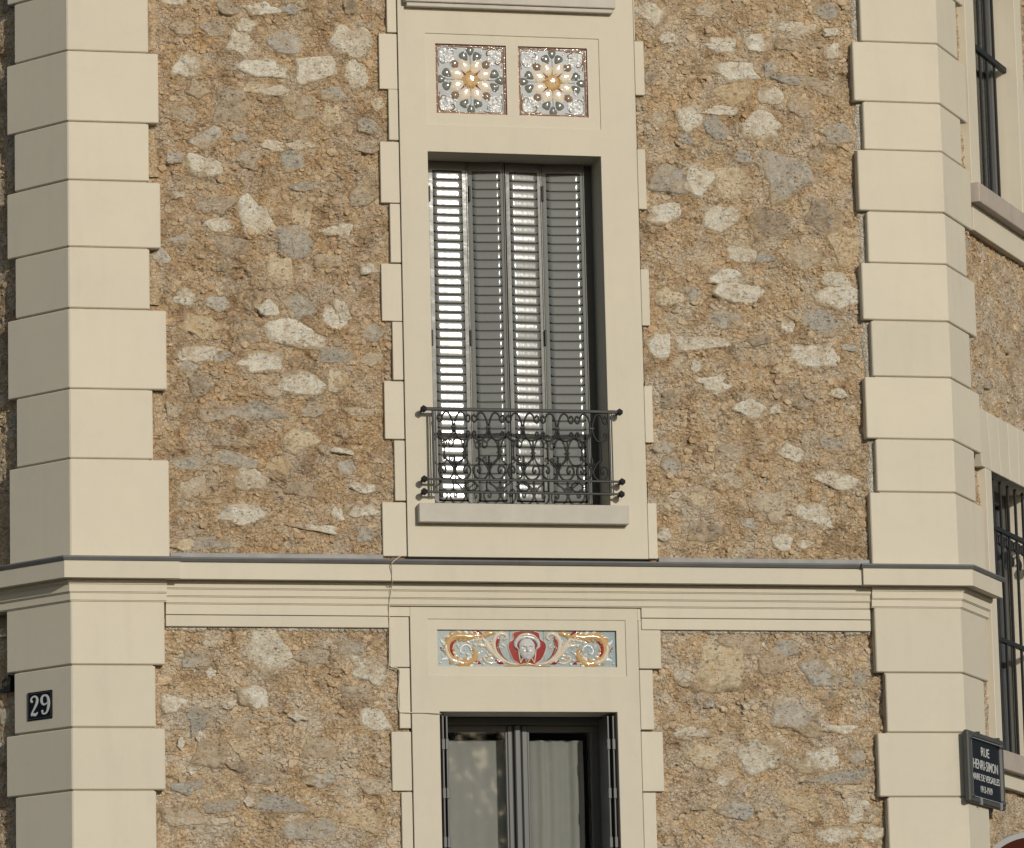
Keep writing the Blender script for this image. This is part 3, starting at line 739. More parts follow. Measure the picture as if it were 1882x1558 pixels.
Z2r = [(1730,90,125,125,'W'),(1790,1000,170,150,'G'),(1790,1175,180,100,'W'),(1720,420,70,90,'D')]
Z3 = [(790,60,135,90,'B'),(620,150,170,85,'W'),(830,170,90,48,'W'),(230,240,175,75,'W'),(415,240,110,100,'W'),(295,380,235,95,'W'),(500,375,85,75,'G'),(290,500,205,95,'O'),(485,520,130,105,'W'),(650,445,280,50,'B'),
 (230,605,185,48,'W'),(430,700,220,140,'W'),(40,640,140,140,'W'),(190,690,115,125,'B'),(30,755,85,55,'G'),(870,730,140,120,'G'),(850,285,85,85,'W'),(600,250,140,65,'T'),(350,855,100,60,'B'),(295,1005,195,170,'O'),
 (560,965,245,230,'G'),(75,985,190,150,'W'),(750,860,85,75,'D'),(230,1190,200,120,'W'),(485,1210,200,160,'D'),(785,1190,200,160,'D'),(900,1310,170,190,'O'),(340,1385,140,100,'W'),(465,1400,100,65,'B'),(680,1410,190,100,'T'),
 (280,1530,200,90,'W'),(850,1525,150,75,'W'),(130,60,120,60,'T'),(660,590,120,90,'D'),(800,480,110,80,'T')]
Z6 = [(310,45,240,100,'W'),(860,70,230,140,'W'),(795,225,200,130,'B'),(590,225,75,75,'W'),(250,200,170,90,'G'),(80,60,85,60,'B'),(120,330,260,75,'W'),(730,385,260,120,'W'),(560,475,110,55,'O'),(90,455,60,60,'W'),
 (185,560,170,78,'W'),(390,690,165,80,'W'),(520,690,60,50,'W'),(600,930,120,85,'W'),(850,1080,210,95,'W'),(510,1220,165,145,'T'),(715,1260,165,120,'W'),(560,1420,115,80,'W'),(150,1370,170,90,'D'),(930,350,100,40,'G'),
 (250,930,150,70,'D'),(420,310,110,60,'D'),(670,660,120,70,'D'),(860,600,100,50,'W'),(300,1080,120,60,'T'),(80,1180,100,70,'O'),(830,880,130,70,'G')]
Z5r = [(1765,345,140,110,'W'),(1840,1000,110,95,'G'),(1800,900,110,65,'G'),(1795,1380,80,60,'W'),(1810,80,130,100,'O'),(1830,640,90,80,'D')]
L1 = [(1370,560,225,185,'W'),(1085,655,50,45,'W'),(1060,515,55,40,'W'),(1180,825,62,36,'W'),(1030,900,95,140,'B'),(1080,1070,165,120,'T'),(1025,990,55,50,'W'),(930,1020,32,52,'W'),(985,1150,42,52,'W'),(970,1250,135,60,'B'),
 (1130,1340,165,65,'G'),(1420,1340,240,80,'B'),(1590,1460,250,100,'G'),(1640,1050,165,105,'T'),(1220,1140,100,50,'D'),(1240,940,80,90,'T'),(1280,1320,60,60,'W'),(1530,880,60,40,'W'),(1620,580,150,80,'D'),(1000,590,130,90,'G'),
 (1340,1180,150,80,'D'),(1640,1210,140,60,'G')]
L2 = [(170,640,190,120,'W'),(200,890,125,100,'W'),(180,1240,150,70,'T'),(90,760,120,60,'D'),(60,520,110,70,'G'),(130,1430,160,90,'O')]
L3 = [(205,640,235,225,'O'),(310,505,190,95,'T'),(730,650,195,120,'B'),(490,620,145,105,'T'),(545,530,120,90,'B'),(600,890,245,130,'G'),(835,950,170,42,'W'),(400,1075,200,165,'W'),(110,1095,150,110,'O'),(690,1115,220,120,'W'),
 (820,1200,275,55,'B'),(850,1255,140,42,'O'),(280,1360,160,90,'B'),(640,1325,205,80,'O'),(950,1370,130,100,'W'),(60,960,190,48,'W'),(20,685,90,80,'W'),(790,1490,200,70,'W'),(630,802,32,28,'W'),(920,690,70,90,'G'),
 (440,520,30,45,'W'),(150,820,50,40,'B'),(345,830,40,35,'W'),(480,1480,170,80,'T'),(220,1210,110,50,'W'),(900,1080,90,70,'G')]
S_ul = zl(0, 0, 2.987, Z1) + zl(620, 0, 2.987, Z2l) + zl(0, 520, 2.987, Z4) + zl(620, 520, 2.987, Z5l)
S_ur = zl(620, 0, 2.987, Z2r) + zl(1250, 0, 2.978, Z3) + zl(1250, 520, 2.978, Z6) + zl(620, 520, 2.987, Z5r)
S_ll = zl(0, 1000, 2.792, L1) + zl(620, 1000, 2.792, L2)
S_lr = zl(1250, 1000, 2.793, L3)
CH = 1250
zu = F.z(500, 1030, 0)
rubble(F, (F.u(262, 500, 0), su[0] - .012, zu, 9.75), S_ul, 1, 15, CH, hue='_brown')
rubble(F, (su[1] + .012, F.u(1616, 900, 0), zu, 9.75), S_ur, 2, 15, CH)
rubble(F, (F.u(278, 1400, 0), ls[0] - .012, 3.55, zb5 + .05), S_ll, 3, 9, CH, hue='_grey')
rubble(F, (ls[1] + .012, F.u(1642, 1500, 0), 3.55, zb5 + .05), S_lr, 4, 9, CH, hue='_grey')
rubble(FL, (-1.6, -.30, zf1, 9.75), [], 5, 4, 900, .012, hue='_grey')
rubble(FL, (-1.6, -.30, 3.55, zb5 + .05), [], 6, 4, 900, .012, hue='_grey')

# --- smooth ochre mortar beside the short quoins, pale ragged mortar along dressed edges
def ragged(name, u0, u1, z0, z1, n, mt, seed, fr=F, amp=.012, step=.02, horizontal=False):
    r = np.random.default_rng(seed); bm = bmesh.new()
    L = (u1 - u0) if horizontal else (z1 - z0); k = max(3, int(L / step))
    rows = []
    for i in range(k + 1):
        f = i / k; a = r.uniform(-amp, amp)
        if horizontal: c = [(u0 + L * f, z1 + .01, -.02), (u0 + L * f, z1, n), (u0 + L * f, z0 + a + amp, n - .002), (u0 + L * f, z0 + a, n - .03)]
        else: c = [(u0 - .01, z0 + L * f, -.02), (u0, z0 + L * f, n), (u1 + a - amp, z0 + L * f, n - .002), (u1 + a, z0 + L * f, n - .03)]
        rows.append([bm.verts.new(fr.P(p[0], p[1], p[2] + r.uniform(-.002, .002))) for p in c])
    for a, b_ in zip(rows, rows[1:]):
        for q in range(3): bm.faces.new((a[q], a[q + 1], b_[q + 1], b_[q]))
    return from_bm(name, bm, mt, building, smooth=True)
for i, (x0, x1, y0, y1) in enumerate(((271, 291, -10, 92), (273, 290, 240, 325), (274, 296, 475, 560), (281, 300, 720, 800), (286, 300, 1240, 1330))):
    ragged('mortar_patch', F.u(x0, y0, 0), F.u(x1, y0, 0), F.z(x0, y1, 0), F.z(x0, y0, 0), .006, M['patch'], 200 + i)
for i, (a, b_) in enumerate(((ml, F.u(714, 1155, NS)), (F.u(1214, 1155, NS), mr))):
    ragged('mortar_edge', a, b_, zb5 - .022, zb5 + .004, .010, M['bead'], 300 + i, horizontal=True, amp=.010, step=.012)
for i in range(len(qrx) - 1):
    if i % 2 == 1 and i > 0:
        a = F.u(rf_x := [1563, 1580.8, 1563, 1580.8, 1568.5, 1587.5, 1577.5, 1595, 1585, 1602.5, 1591.5, 1611, 1601][i], (qrx[i][1] + qrx[i + 1][1]) / 2, NQ)
        z1, z0 = F.z(*qrx[i], NQ), F.z(*qrx[i + 1], NQ)
        r = np.random.default_rng(400 + i); bm = bmesh.new(); k = 9; rows = []
        for q in range(k + 1):
            zz = z0 + (z1 - z0) * q / k; e = r.uniform(.020, .045)
            rows.append([bm.verts.new(F.P(a + .02, zz, .010)), bm.verts.new(F.P(a - e, zz, .010 + r.uniform(-.002, .002))), bm.verts.new(F.P(a - e - .012, zz, -.025))])
        for c, d in zip(rows, rows[1:]):
            for q in range(2): bm.faces.new((c[q], c[q + 1], d[q + 1], d[q]))
        from_bm('mortar_edge', bm, M['bead'], building, smooth=True)

# ------------------------------------------------------------------ shutters of the upper window
D1 = -.205
def lx(px, py=600): return F.u(px, py, D1)
s_top = F.z(930, 300, D1); s_bot = ow[2] + .004
leaf_px = ((790, 864.5), (865.5, 932.5), (933.5, 1001.5), (1002.5, 1079.5))
turn = (R_(0.9), R_(-7.0), R_(3.1), R_(-6.0))
slat_bot = s_bot + .05; slat_top = F.z(930, 318, D1)
NSL = 37; pitch = (slat_top - slat_bot) / NSL
def slat_mesh(w_):
    """pressed louvre: a nearly flat blade leaning out, rolled lip below, ends closed by a quarter round"""
    nu = 18; V = []; h = pitch * 1.0
    prof_ = [(0, 0.0), (.025, .0040), (.06, .0061), (.11, .0070), (.25, .00772), (.40, .00834), (.55, .00878), (.70, .00905), (.84, .00912), (.945, .0090), (.985, .0080), (1.0, .0058)]
    for v, d in prof_:
        for i in range(nu + 1):
            q = i / nu; e = min(1, min(q, 1 - q) / .11); e = math.sin(e * math.pi / 2)
            V.append((w_ * (q - .5), -d * e, h * (1 - v) + (1 - e) * v * h * .30))
    nv = len(prof_) - 1
    Q = [(j * (nu + 1) + i, (j + 1) * (nu + 1) + i, (j + 1) * (nu + 1) + i + 1, j * (nu + 1) + i + 1) for j in range(nv) for i in range(nu)]
    me = bpy.data.meshes.new('slat'); me.from_pydata(V, [], Q); me.materials.append(M['shutter'])
    for p in me.polygons: p.use_smooth = True
    return me
for k, ((a, b_), tn) in enumerate(zip(leaf_px, turn)):
    u0, u1 = lx(a) + .002, lx(b_) - .002; wd = u1 - u0; sw = .024 if k not in (0,) else .030
    piv = (u0 + u1) / 2
    loc = Frame(F.P(piv, 0, D1), (math.cos(tn), math.sin(tn), 0), (math.sin(tn), -math.cos(tn), 0))
    bm = bmesh.new(); hw = wd / 2
    plate(bm, loc, -hw, hw, s_bot, s_top, -.012, .006, [(-hw + sw, hw - sw, slat_bot - .004, slat_top + .004)])
    # raised rims on the stiles
    for e in (-1, 1):
        box(bm, loc, e * hw - .004 - e * .002, e * hw + .004 - e * .002, s_bot + .01, s_top - .01, .0062, .0115)
    leaf = from_bm('shutter_leaf', bm, M['shutter'], building, bevel=.0015)
    me = slat_mesh(wd - 2 * sw + .006)
    for i in range(NSL):
        s_ = bpy.data.objects.new('slat', me); C.objects.link(s_); s_.parent = leaf
        s_.location = loc.P(0, slat_bot + i * pitch + pitch * .04, .001); s_.rotation_euler = (R_(random.uniform(-.9, .9)), 0, tn + R_(random.uniform(-.5, .5)))
    bm = bmesh.new(); box(bm, loc, -hw + sw - .002, hw - sw + .002, slat_bot - .01, slat_top + .01, -.040, -.034)
    from_bm('slit_shade_sheet', bm, M['dark'], leaf)  # added black sheet, its colour stands in for the shade in the slits
# hinge straps and the dark frame the leaves hang in
for px, py in ((789.5, 355), (863.5, 355), (998, 355), (795, 620), (866, 620), (1003, 620)):
    u, z = F.at(px, py, D1 + .02)
    box_part('hinge', F, u - .005, u + .005, z - .045, z + .045, D1 + .004, D1 + .020, M['iron'], building, bevel=.002)
bm = bmesh.new(); plate(bm, F, ow[0] - .01, ow[1] + .01, ow[2] - .01, ow[3] + .01, -.30, D1 - .016, [(ow[0] + .03, ow[1] - .05, ow[2] + .03, ow[3] - .03)])
from_bm('shutter_frame', bm, M['frame'], building)
bm = bmesh.new(); box(bm, F, ow[0] - .3, ow[1] + .3, ow[2] - .3, ow[3] + .3, -1.6, -1.5); from_bm('interior_wall', bm, M['dark'], building)

# ------------------------------------------------------------------ lower window
DG = -.235
def wx(px, n=DG, y=1450): return F.u(px, y, n)
win_z1 = lw[3] - .002
bm = bmesh.new(); plate(bm, F, lw[0] - .005, lw[1] + .005, lw[2], win_z1, -.30, DG - .01, [(lw[0] + .05, wx(934, DG), lw[2] + .08, F.z(880, 1345, DG)), (wx(972, DG), lw[1] - .085, lw[2] + .08, F.z(1050, 1345, DG))])
casement = from_bm('casement_window', bm, M['frame'], building, bevel=.003)
for a, b_, n1 in ((934, 944, DG + .004), (946.5, 958, DG + .022), (960.5, 972, DG + .004)):
    box_part('mullion', F, wx(a), wx(b_), lw[2] + .02, F.z(950, 1333, DG), DG - .02, n1, M['frame'], casement, bevel=.006)
for a, b_ in ((lw[0] + .045, wx(934, DG) + .004), (wx(972, DG) - .004, lw[1] - .08)):
    for q, e in ((a, .014), (b_ - .014, .014)):
        box_part('glazing_bead', F, q, q + e, lw[2] + .07, F.z(950, 1345, DG) + .004, DG - .02, DG - .003, M['frame'], casement, bevel=.003)
box_part('window_head', F, lw[0], lw[1], F.z(950, 1333, DG), F.z(950, 1318, DG), DG - .02, DG + .018, M['frame'], casement, bevel=.004)
gm = bpy.data.materials.new('window_glass'); gm.use_nodes = True; nt = gm.node_tree
for n in list(nt.nodes): nt.nodes.remove(n)
out = nt.nodes.new("ShaderNodeOutputMaterial"); ms = nt.nodes.new("ShaderNodeMixShader"); tr_ = nt.nodes.new("ShaderNodeBsdfTransparent"); gl = nt.nodes.new("ShaderNodeBsdfGlossy")
tr_.inputs[0].default_value = (.88, .88, .875, 1); gl.inputs["Roughness"].default_value = .02; gl.inputs["Color"].default_value = (.95, .97, 1, 1)
fz = nt.nodes.new("ShaderNodeFresnel"); fz.inputs[0].default_value = 1.42
nt.links.new(fz.outputs[0], ms.inputs[0]); nt.links.new(tr_.outputs[0], ms.inputs[1]); nt.links.new(gl.outputs[0], ms.inputs[2]); nt.links.new(ms.outputs[0], out.inputs[0])
M['glass'] = gm
for a, b_ in ((lw[0] + .048, wx(935, DG)), (wx(971, DG), lw[1] - .083)):
    box_part('window_pane', F, a, b_, lw[2] + .078, F.z(950, 1344, DG), DG - .016, DG - .012, M['glass'], casement)
def curtain(u0, u1, label, seed, amp):
    r = np.random.default_rng(seed); bm = bmesh.new(); k = 46; rows = []
    z1 = F.z(950, 1360, DG - .1)
    ph = r.uniform(0, 6.28, 4)
    for i in range(k + 1):
        f = i / k; u = u0 + (u1 - u0) * f
        n = DG - .115 + amp * (math.sin(f * 21 + ph[0]) + .7 * math.sin(f * 37 + ph[1]) + .5 * math.sin(f * 9 + ph[2]))
        rows.append([bm.verts.new(F.P(u + .01 * math.sin(4 * q + ph[3]) * (1 - q / 6), lw[2] + (z1 - lw[2]) * q / 6 + (.0015 * math.sin(f * 30) if q == 6 else 0), n * 1.0)) for q in range(7)])
    for a, b_ in zip(rows, rows[1:]):
        for q in range(6): bm.faces.new((a[q], b_[q], b_[q + 1], a[q + 1]))
    o = from_bm('curtain', bm, M['curtain'], None, smooth=True)
    return tag(o, label, 'curtain', 'curtains of the lower window')
curtain(lw[0] + .02, wx(945, DG - .1), 'smooth pale curtain behind the left window pane with tree reflections', 1, .0022)
curtain(wx(962, DG - .1), wx(1074, DG - .1), 'pale curtain with soft vertical folds behind the right window pane', 2, .006)
bm = bmesh.new(); box(bm, F, lw[0] - .4, lw[1] + .4, lw[2] - .3, lw[3] + .3, -1.9, -1.8); from_bm('interior_wall', bm, M['dark'], building)
# metal shutters folded back against the reveals
for px, n in ((815.5, .0), (822.5, .0), (1119.5, .0), (1129, .0)):
    u = F.u(px, 1450, -.02)
    lf_ = box_part('folded_shutter', F, u - .005, u + .005, lw[2] + .01, F.z(px, 1316, -.02), -.20, -.004, M['frame'], building, bevel=.002)
    for q in range(3):
        zz = F.z(px, 1368 + q * 90, -.02)
        box_part('hinge', F, u - .009, u + .009, zz - .03, zz + .03, -.012, .001, M['frame'], lf_, bevel=.002)

# ------------------------------------------------------------------ majolica tile panels
def tile_panel(u0, u1, z0, z1, seed, label):
    r = np.random.default_rng(seed); nb = -.006; cu, cz = (u0 + u1) / 2, (z0 + z1) / 2; S = u1 - u0
    bm = bmesh.new(); plate(bm, F, u0 - .004, u1 + .004, z0 - .004, z1 + .004, -.02, nb - .004)
    tp = from_bm('tile_panel', bm, M['joint'], building); tp['label'] = label
    g = .0012
    for a, b_ in ((u0, cu - g), (cu + g, u1)):
        for c, d in ((z0, cz - g), (cz + g, z1)):
            box_part('tile', F, a, b_, c, d, nb - .010, nb, GL['grey'], tp, bevel=.001)
    def P(x, y): return cu + x * S, cz + y * S
    # border: red outer strip and gilt inner bead
    bw = .022 * S
    bm = bmesh.new(); plate(bm, F, u0, u1, z0, z1, nb, nb + .005, [(u0 + bw, u1 - bw, z0 + bw, z1 - bw)]); from_bm('border', bm, GL['red'], tp, bevel=.001)
    bm = bmesh.new()
    e = .5 - .031
    for a, b_ in (((-e, -e), (e, -e)), ((e, -e), (e, e)), ((e, e), (-e, e)), ((-e, e), (-e, -e))):
        ribbon(bm, F, [P(*a), P(*b_)], [.018 * S] * 2, nb, .005, smooth=False)
    from_bm('border', bm, GL['gilt'], tp, smooth=True)
    for k in range(8):
        a = R_(22.5 + 45 * k); x, y = P(.215 * math.cos(a), .215 * math.sin(a))
        bm = bmesh.new(); dome(bm, F, x, y, .118 * S, .088 * S, nb, .0042, a, 14, 4, lambda t: 1.0 if math.cos(t) < 0 else 1 - .18 * abs(math.sin(2 * t)))
        from_bm('petal', bm, GL['cream'], tp, smooth=True)
        a2 = R_(45 * k); bm = bmesh.new(); ribbon(bm, F, [P(.10 * math.cos(a2), .10 * math.sin(a2)), P(.2 * math.cos(a2), .2 * math.sin(a2))], [.035 * S, .008 * S], nb, .004, smooth=False)
        from_bm('sepal', bm, GL['ochre'] if k % 2 == 0 else GL['red'], tp, smooth=True)
    bm = bmesh.new(); dome(bm, F, cu, cz, .120 * S, .120 * S, nb + .001, .0045, 0, 20, 4, lambda t: 1 + .08 * math.cos(8 * t)); 
    from_bm('flower_centre', bm, GL['ochre'], tp, smooth=True)
    bm = bmesh.new()
    for k in range(34):
        a, q = r.uniform(0, 6.28), .135 * math.sqrt(r.random()); x, y = P(q * math.cos(a), q * math.sin(a))
        s_ = S * r.uniform(.008, .017); dome(bm, F, x, y, s_, s_ * r.uniform(.6, 1), nb + .0040, .0045, r.uniform(0, 3), 6, 2)
    from_bm('stamens', bm, GL['ochre'], tp, smooth=True)['kind'] = 'stuff'
    for k in range(4):
        a = R_(45 + 90 * k); x, y = P(.318 * math.cos(a), .318 * math.sin(a))
        bm = bmesh.new(); dome(bm, F, x, y, .066 * S, .058 * S, nb, .007, a, 12, 3, lambda t: 1 - .10 * math.cos(5 * t)); from_bm('bud', bm, GL['brown'], tp, smooth=True)
        a = R_(90 * k)
        for (q, off, sx, sy) in ((.415, 0, .064, .056), (.335, .092, .072, .060), (.335, -.092, .072, .060)):
            x, y = P(q * math.cos(a) - off * math.sin(a), q * math.sin(a) + off * math.cos(a))
            bm = bmesh.new(); dome(bm, F, x, y, sx * S, sy * S, nb, .005, a + off * 6, 14, 3, lambda t: 1 - .13 * math.cos(3 * t)); from_bm('leaf', bm, GL['leaf'], tp, smooth=True)
        # corner scrollwork with small glazed knobs
        a = R_(45 + 90 * k); sx, sy = (1 if math.cos(a) > 0 else -1), (1 if math.sin(a) > 0 else -1)
        bm = bmesh.new()
        for sw_ in (0, 1):
            pts = [(.44, .18), (.455, .30), (.44, .42), (.37, .452), (.29, .44), (.235, .40), (.245, .355), (.285, .365)]
            pts = [(b_, a_) if sw_ else (a_, b_) for a_, b_ in pts]
            ribbon(bm, F, [P(sx * p[0], sy * p[1]) for p in pts], [.012 * S, .018 * S, .024 * S, .024 * S, .022 * S, .02 * S, .016 * S, .008 * S], nb, .007)
        from_bm('corner_scroll', bm, GL['grey'] if k % 2 else GL['brown'], tp, smooth=True)
        bm = bmesh.new()
        for q in range(52):
            x, y = P(sx * r.uniform(.22, .45), sy * r.uniform(.22, .45))
            s_ = S * r.uniform(.013, .032); dome(bm, F, x, y, s_, s_ * r.uniform(.45, .9), nb + .002, s_ * r.uniform(.12, .30), r.uniform(0, 3.1), 8, 3)
        from_bm('corner_foliage', bm, GL['white'], tp, smooth=True)['kind'] = 'stuff'
    bm = bmesh.new()
    for q in range(85):
        x, y = P(r.uniform(-.45, .45), r.uniform(-.45, .45)); s_ = S * r.uniform(.008, .015)
        dome(bm, F, x, y, s_, s_ * r.uniform(.6, .95), nb + .004, s_ * r.uniform(.10, .22), r.uniform(0, 3.1), 8, 3)
    from_bm('glint_beads', bm, GL['white'], tp, smooth=True)['kind'] = 'stuff'  # added white beads, scattered only to give sparkling glints on the glaze
tile_panel(tl[0], tl[1], tzz[0], tzz[1], 11, 'left glazed flower tile panel with red border')
tile_panel(tr[0], tr[1], tzz[0], tzz[1], 12, 'right glazed flower tile panel with red border')

# ------------------------------------------------------------------ majolica frieze with a mask
def frieze():
    nb = -.004; h = ft[3] - ft[2]; cu, cz = (ft[0] + ft[1]) / 2, (ft[2] + ft[3]) / 2
    kx = (ft[1] - ft[0]) / 1557.0; kz = h / 320.0
    def q(px, py, m_=1): return cu + m_ * (px - 938) * kx, cz + (337 - py) * kz
    bm = bmesh.new(); plate(bm, F, ft[0] - .004, ft[1] + .004, ft[2] - .004, ft[3] + .004, -.02, nb - .004)
    fp = from_bm('frieze_panel', bm, M['joint'], building); fp['label'] = 'long glazed frieze with grey mask on red and scrolling leaves on pale blue'
    cuts = [ft[0], q(472, 0)[0], q(790, 0)[0], q(1086, 0)[0], q(1400, 0)[0], ft[1]]
    for a, b_ in zip(cuts, cuts[1:]): box_part('tile', F, a + .0006, b_ - .0006, ft[2], ft[3], nb - .01, nb, GL['blue'], fp, bevel=.0008)
    def poly(name, pts, n1, mt):
        bm = bmesh.new(); prism(bm, [F.P(*p, nb - .003) for p in pts], [F.P(*p, n1) for p in pts]); return from_bm(name, bm, mt, fp, bevel=.0015)
    sh = [(822, 200), (875, 188), (1000, 188), (1046, 202), (1056, 250), (1098, 285), (1103, 350), (1085, 400), (1040, 452), (1000, 474), (872, 474), (830, 445), (790, 385), (779, 330), (782, 285), (820, 255)]
    poly('shield', [q(*p) for p in sh], nb + .003, GL['crimson'])
    bm = bmesh.new(); pp = [q(*p) for p in sh[-3:] + sh[:3]]
    ribbon(bm, F, [q(*p) for p in ((872, 474), (815, 430), (779, 340), (782, 285), (820, 255), (822, 200), (880, 184))], [9 * kx] * 7, nb, .006)
    ribbon(bm, F, [q(*p) for p in ((1000, 474), (1062, 430), (1103, 340), (1098, 285), (1056, 252), (1046, 202), (1000, 184))], [9 * kx] * 7, nb, .006)
    from_bm('shield_rim', bm, GL['cream'], fp, smooth=True)
    # mask: sculpted face on a grid
    nx, ny = 36, 48; fc = q(937, 347); fw, fh = 67 * kx, 97 * kz; V = []; idx = {}
    def G(x, y, cx_, cy_, sx, sy): return math.exp(-((x - cx_) / sx) ** 2 - ((y - cy_) / sy) ** 2)
    bm = bmesh.new()
    for j in range(ny + 1):
        for i in range(nx + 1):
            x, y = i / nx * 2 - 1, j / ny * 2 - 1
            wd = 1.0 if y > -.1 else math.sqrt(max(0, 1 - ((-.1 - y) / .92) ** 1.9 * .86)) 
            rr_ = (x / wd) ** 2 + (max(0, abs(y) - .3) / .72) ** 2
            if rr_ > 1.12: continue
            dpt = .018 * math.sqrt(max(0, 1.12 - rr_))
            dpt += .010 * G(x, y, 0, .0, .13, .30) + .006 * G(x, y, 0, -.13, .2, .10) - .009 * (G(x, y, -.42, .16, .20, .10) + G(x, y, .42, .16, .20, .10))
            dpt += .005 * (G(x, y, -.42, .14, .10, .05) + G(x, y, .42, .14, .10, .05)) + .005 * (G(x, y, -.42, .34, .3, .06) + G(x, y, .42, .34, .3, .06))
            dpt += .005 * G(x, y, 0, -.42, .26, .06) + .005 * G(x, y, 0, -.54, .2, .05) - .005 * G(x, y, 0, -.48, .24, .025) + .006 * G(x, y, 0, -.80, .2, .14)
            dpt += .004 * (G(x, y, -.5, -.15, .25, .25) + G(x, y, .5, -.15, .25, .25))
            idx[i, j] = bm.verts.new(F.P(fc[0] + x * fw, fc[1] + y * fh, nb + .004 + dpt))
    for (i, j) in list(idx):
        k4 = [(i, j), (i + 1, j), (i + 1, j + 1), (i, j + 1)]
        if all(k in idx for k in k4): bm.faces.new([idx[k] for k in k4])
    from_bm('mask_face', bm, GL['face'], fp, smooth=True)
    bm = bmesh.new()
    for m_ in (1, -1):
        ribbon(bm, F, [q(937, 232, m_), q(880, 246, m_), q(845, 275, m_), q(838, 315, m_), q(862, 345, m_)], [28 * kx, 34 * kx, 36 * kx, 28 * kx, 10 * kx], nb + .006, .010)
        for (x, y) in ((836, 300), (850, 330), (842, 268), (870, 250), (905, 238)):
            dome(bm, F, *q(x, y, m_), 11 * kx, 10 * kz, nb + .006, .011, 0, 8, 3)
    from_bm('mask_hair', bm, GL['face'], fp, smooth=True)
    bm = bmesh.new()
    ribbon(bm, F, [q(835, 262), q(880, 226), q(937, 213), q(995, 226), q(1040, 262)], [8 * kx, 22 * kx, 28 * kx, 22 * kx, 8 * kx], nb + .008, .011)
    for m_ in (1, -1):
        ribbon(bm, F, [q(862, 340, m_), q(868, 400, m_), q(878, 462, m_)], [10 * kx, 14 * kx, 10 * kx], nb + .004, .008)
        ribbon(bm, F, [q(878, 462, m_), q(905, 420, m_), q(937, 462, m_)], [8 * kx, 14 * kx, 8 * kx], nb + .004, .007)
    from_bm('head_band', bm, GL['cream'], fp, smooth=True)
    bm = bmesh.new(); ribbon(bm, F, [q(735, 487), q(850, 484), q(938, 470), q(1030, 484), q(1140, 487)], [8 * kx, 16 * kx, 26 * kx, 16 * kx, 8 * kx], nb, .008); from_bm('base_scroll', bm, GL['ochre'], fp, smooth=True)
    for m_ in (1, -1):
        def rb(name, pts, wid, mt, hg=.009):
            bm = bmesh.new(); ribbon(bm, F, [q(a, b_, m_) for a, b_ in pts], [x * 1.5 * kx for x in wid], nb, hg * .72, per=7); return from_bm(name, bm, GL[mt], fp, smooth=True)
        rb('crescent', [(700, 230), (672, 280), (680, 350), (720, 415), (790, 462)], [8, 30, 34, 24, 6], 'crimson', .004)
        rb('large_scroll', [(738, 262), (762, 240), (748, 212), (705, 205), (665, 240), (650, 300), (668, 370), (720, 430), (790, 466), (860, 474)], [10, 18, 24, 26, 28, 26, 24, 22, 16, 8], 'cream', .012)
        rb('scroll_inner_leaf', [(760, 440), (700, 380), (690, 310), (712, 240)], [5, 12, 12, 4], 'brown', .005)  # brown leaf along the inner side of the large scroll
        rb('acanthus_stem', [(575, 245), (520, 225), (450, 235), (370, 228), (300, 240), (262, 290), (262, 360), (295, 425), (360, 465), (430, 462), (480, 425), (490, 370), (462, 325)], [10, 34, 44, 40, 44, 52, 50, 44, 40, 40, 36, 30, 8], 'ochre', .012)
        rb('acanthus_edge', [(330, 262), (288, 300), (280, 360), (310, 415)], [6, 20, 22, 6], 'crimson', .014)
        rb('acanthus_edge', [(243, 280), (238, 345), (270, 420), (330, 455), (350, 440)], [6, 24, 30, 34, 8], 'cream', .014)
        rb('spiral', [(455, 350), (440, 318), (405, 305), (372, 325), (362, 358), (380, 382), (398, 372)], [6, 12, 12, 12, 12, 10, 5], 'white', .009)
        rb('branch', [(548, 240), (585, 285), (612, 335), (650, 385), (700, 432), (752, 462)], [14, 28, 36, 26, 24, 10], 'cream', .012)
        rb('branch_curl', [(612, 300), (640, 285), (655, 310), (648, 350), (622, 362)], [8, 14, 14, 12, 6], 'cream', .009)
        rb('leaf', [(575, 260), (580, 225), (615, 205), (672, 203)], [8, 30, 34, 6], 'ochre', .010)
        rb('leaf', [(553, 232), (535, 212), (505, 200), (478, 196)], [8, 24, 22, 6], 'crimson', .008)
        rb('leaf', [(600, 330), (560, 310), (520, 305), (500, 290)], [8, 22, 18, 4], 'cream', .009)
        rb('leaf', [(490, 420), (515, 385), (545, 370)], [8, 20, 4], 'cream', .009)
        rb('leaf', [(470, 455), (505, 458), (540, 470)], [6, 20, 4], 'crimson', .008)
        rb('leaf', [(662, 440), (700, 452), (735, 468)], [8, 30, 8], 'crimson', .007)
        rb('leaf', [(240, 290), (208, 285), (190, 255)], [8, 16, 6], 'white', .008)
        rb('leaf', [(236, 350), (205, 350), (190, 320)], [8, 14, 6], 'brown', .008)
        rb('leaf', [(265, 430), (222, 430), (195, 445)], [8, 18, 6], 'white', .008)
        rb('leaf', [(300, 262), (262, 235), (215, 245)], [8, 20, 5], 'cream', .009)
        rb('small_curl', [(680, 452), (625, 465), (578, 448), (560, 418), (580, 402), (598, 418)], [5, 14, 14, 14, 14, 8], 'cream', .009)
        r = np.random.default_rng(31)
        stem = catmull([(575, 245), (520, 225), (450, 235), (370, 228), (300, 240), (262, 290), (262, 360), (295, 425), (360, 465), (430, 462), (480, 425)], 3)
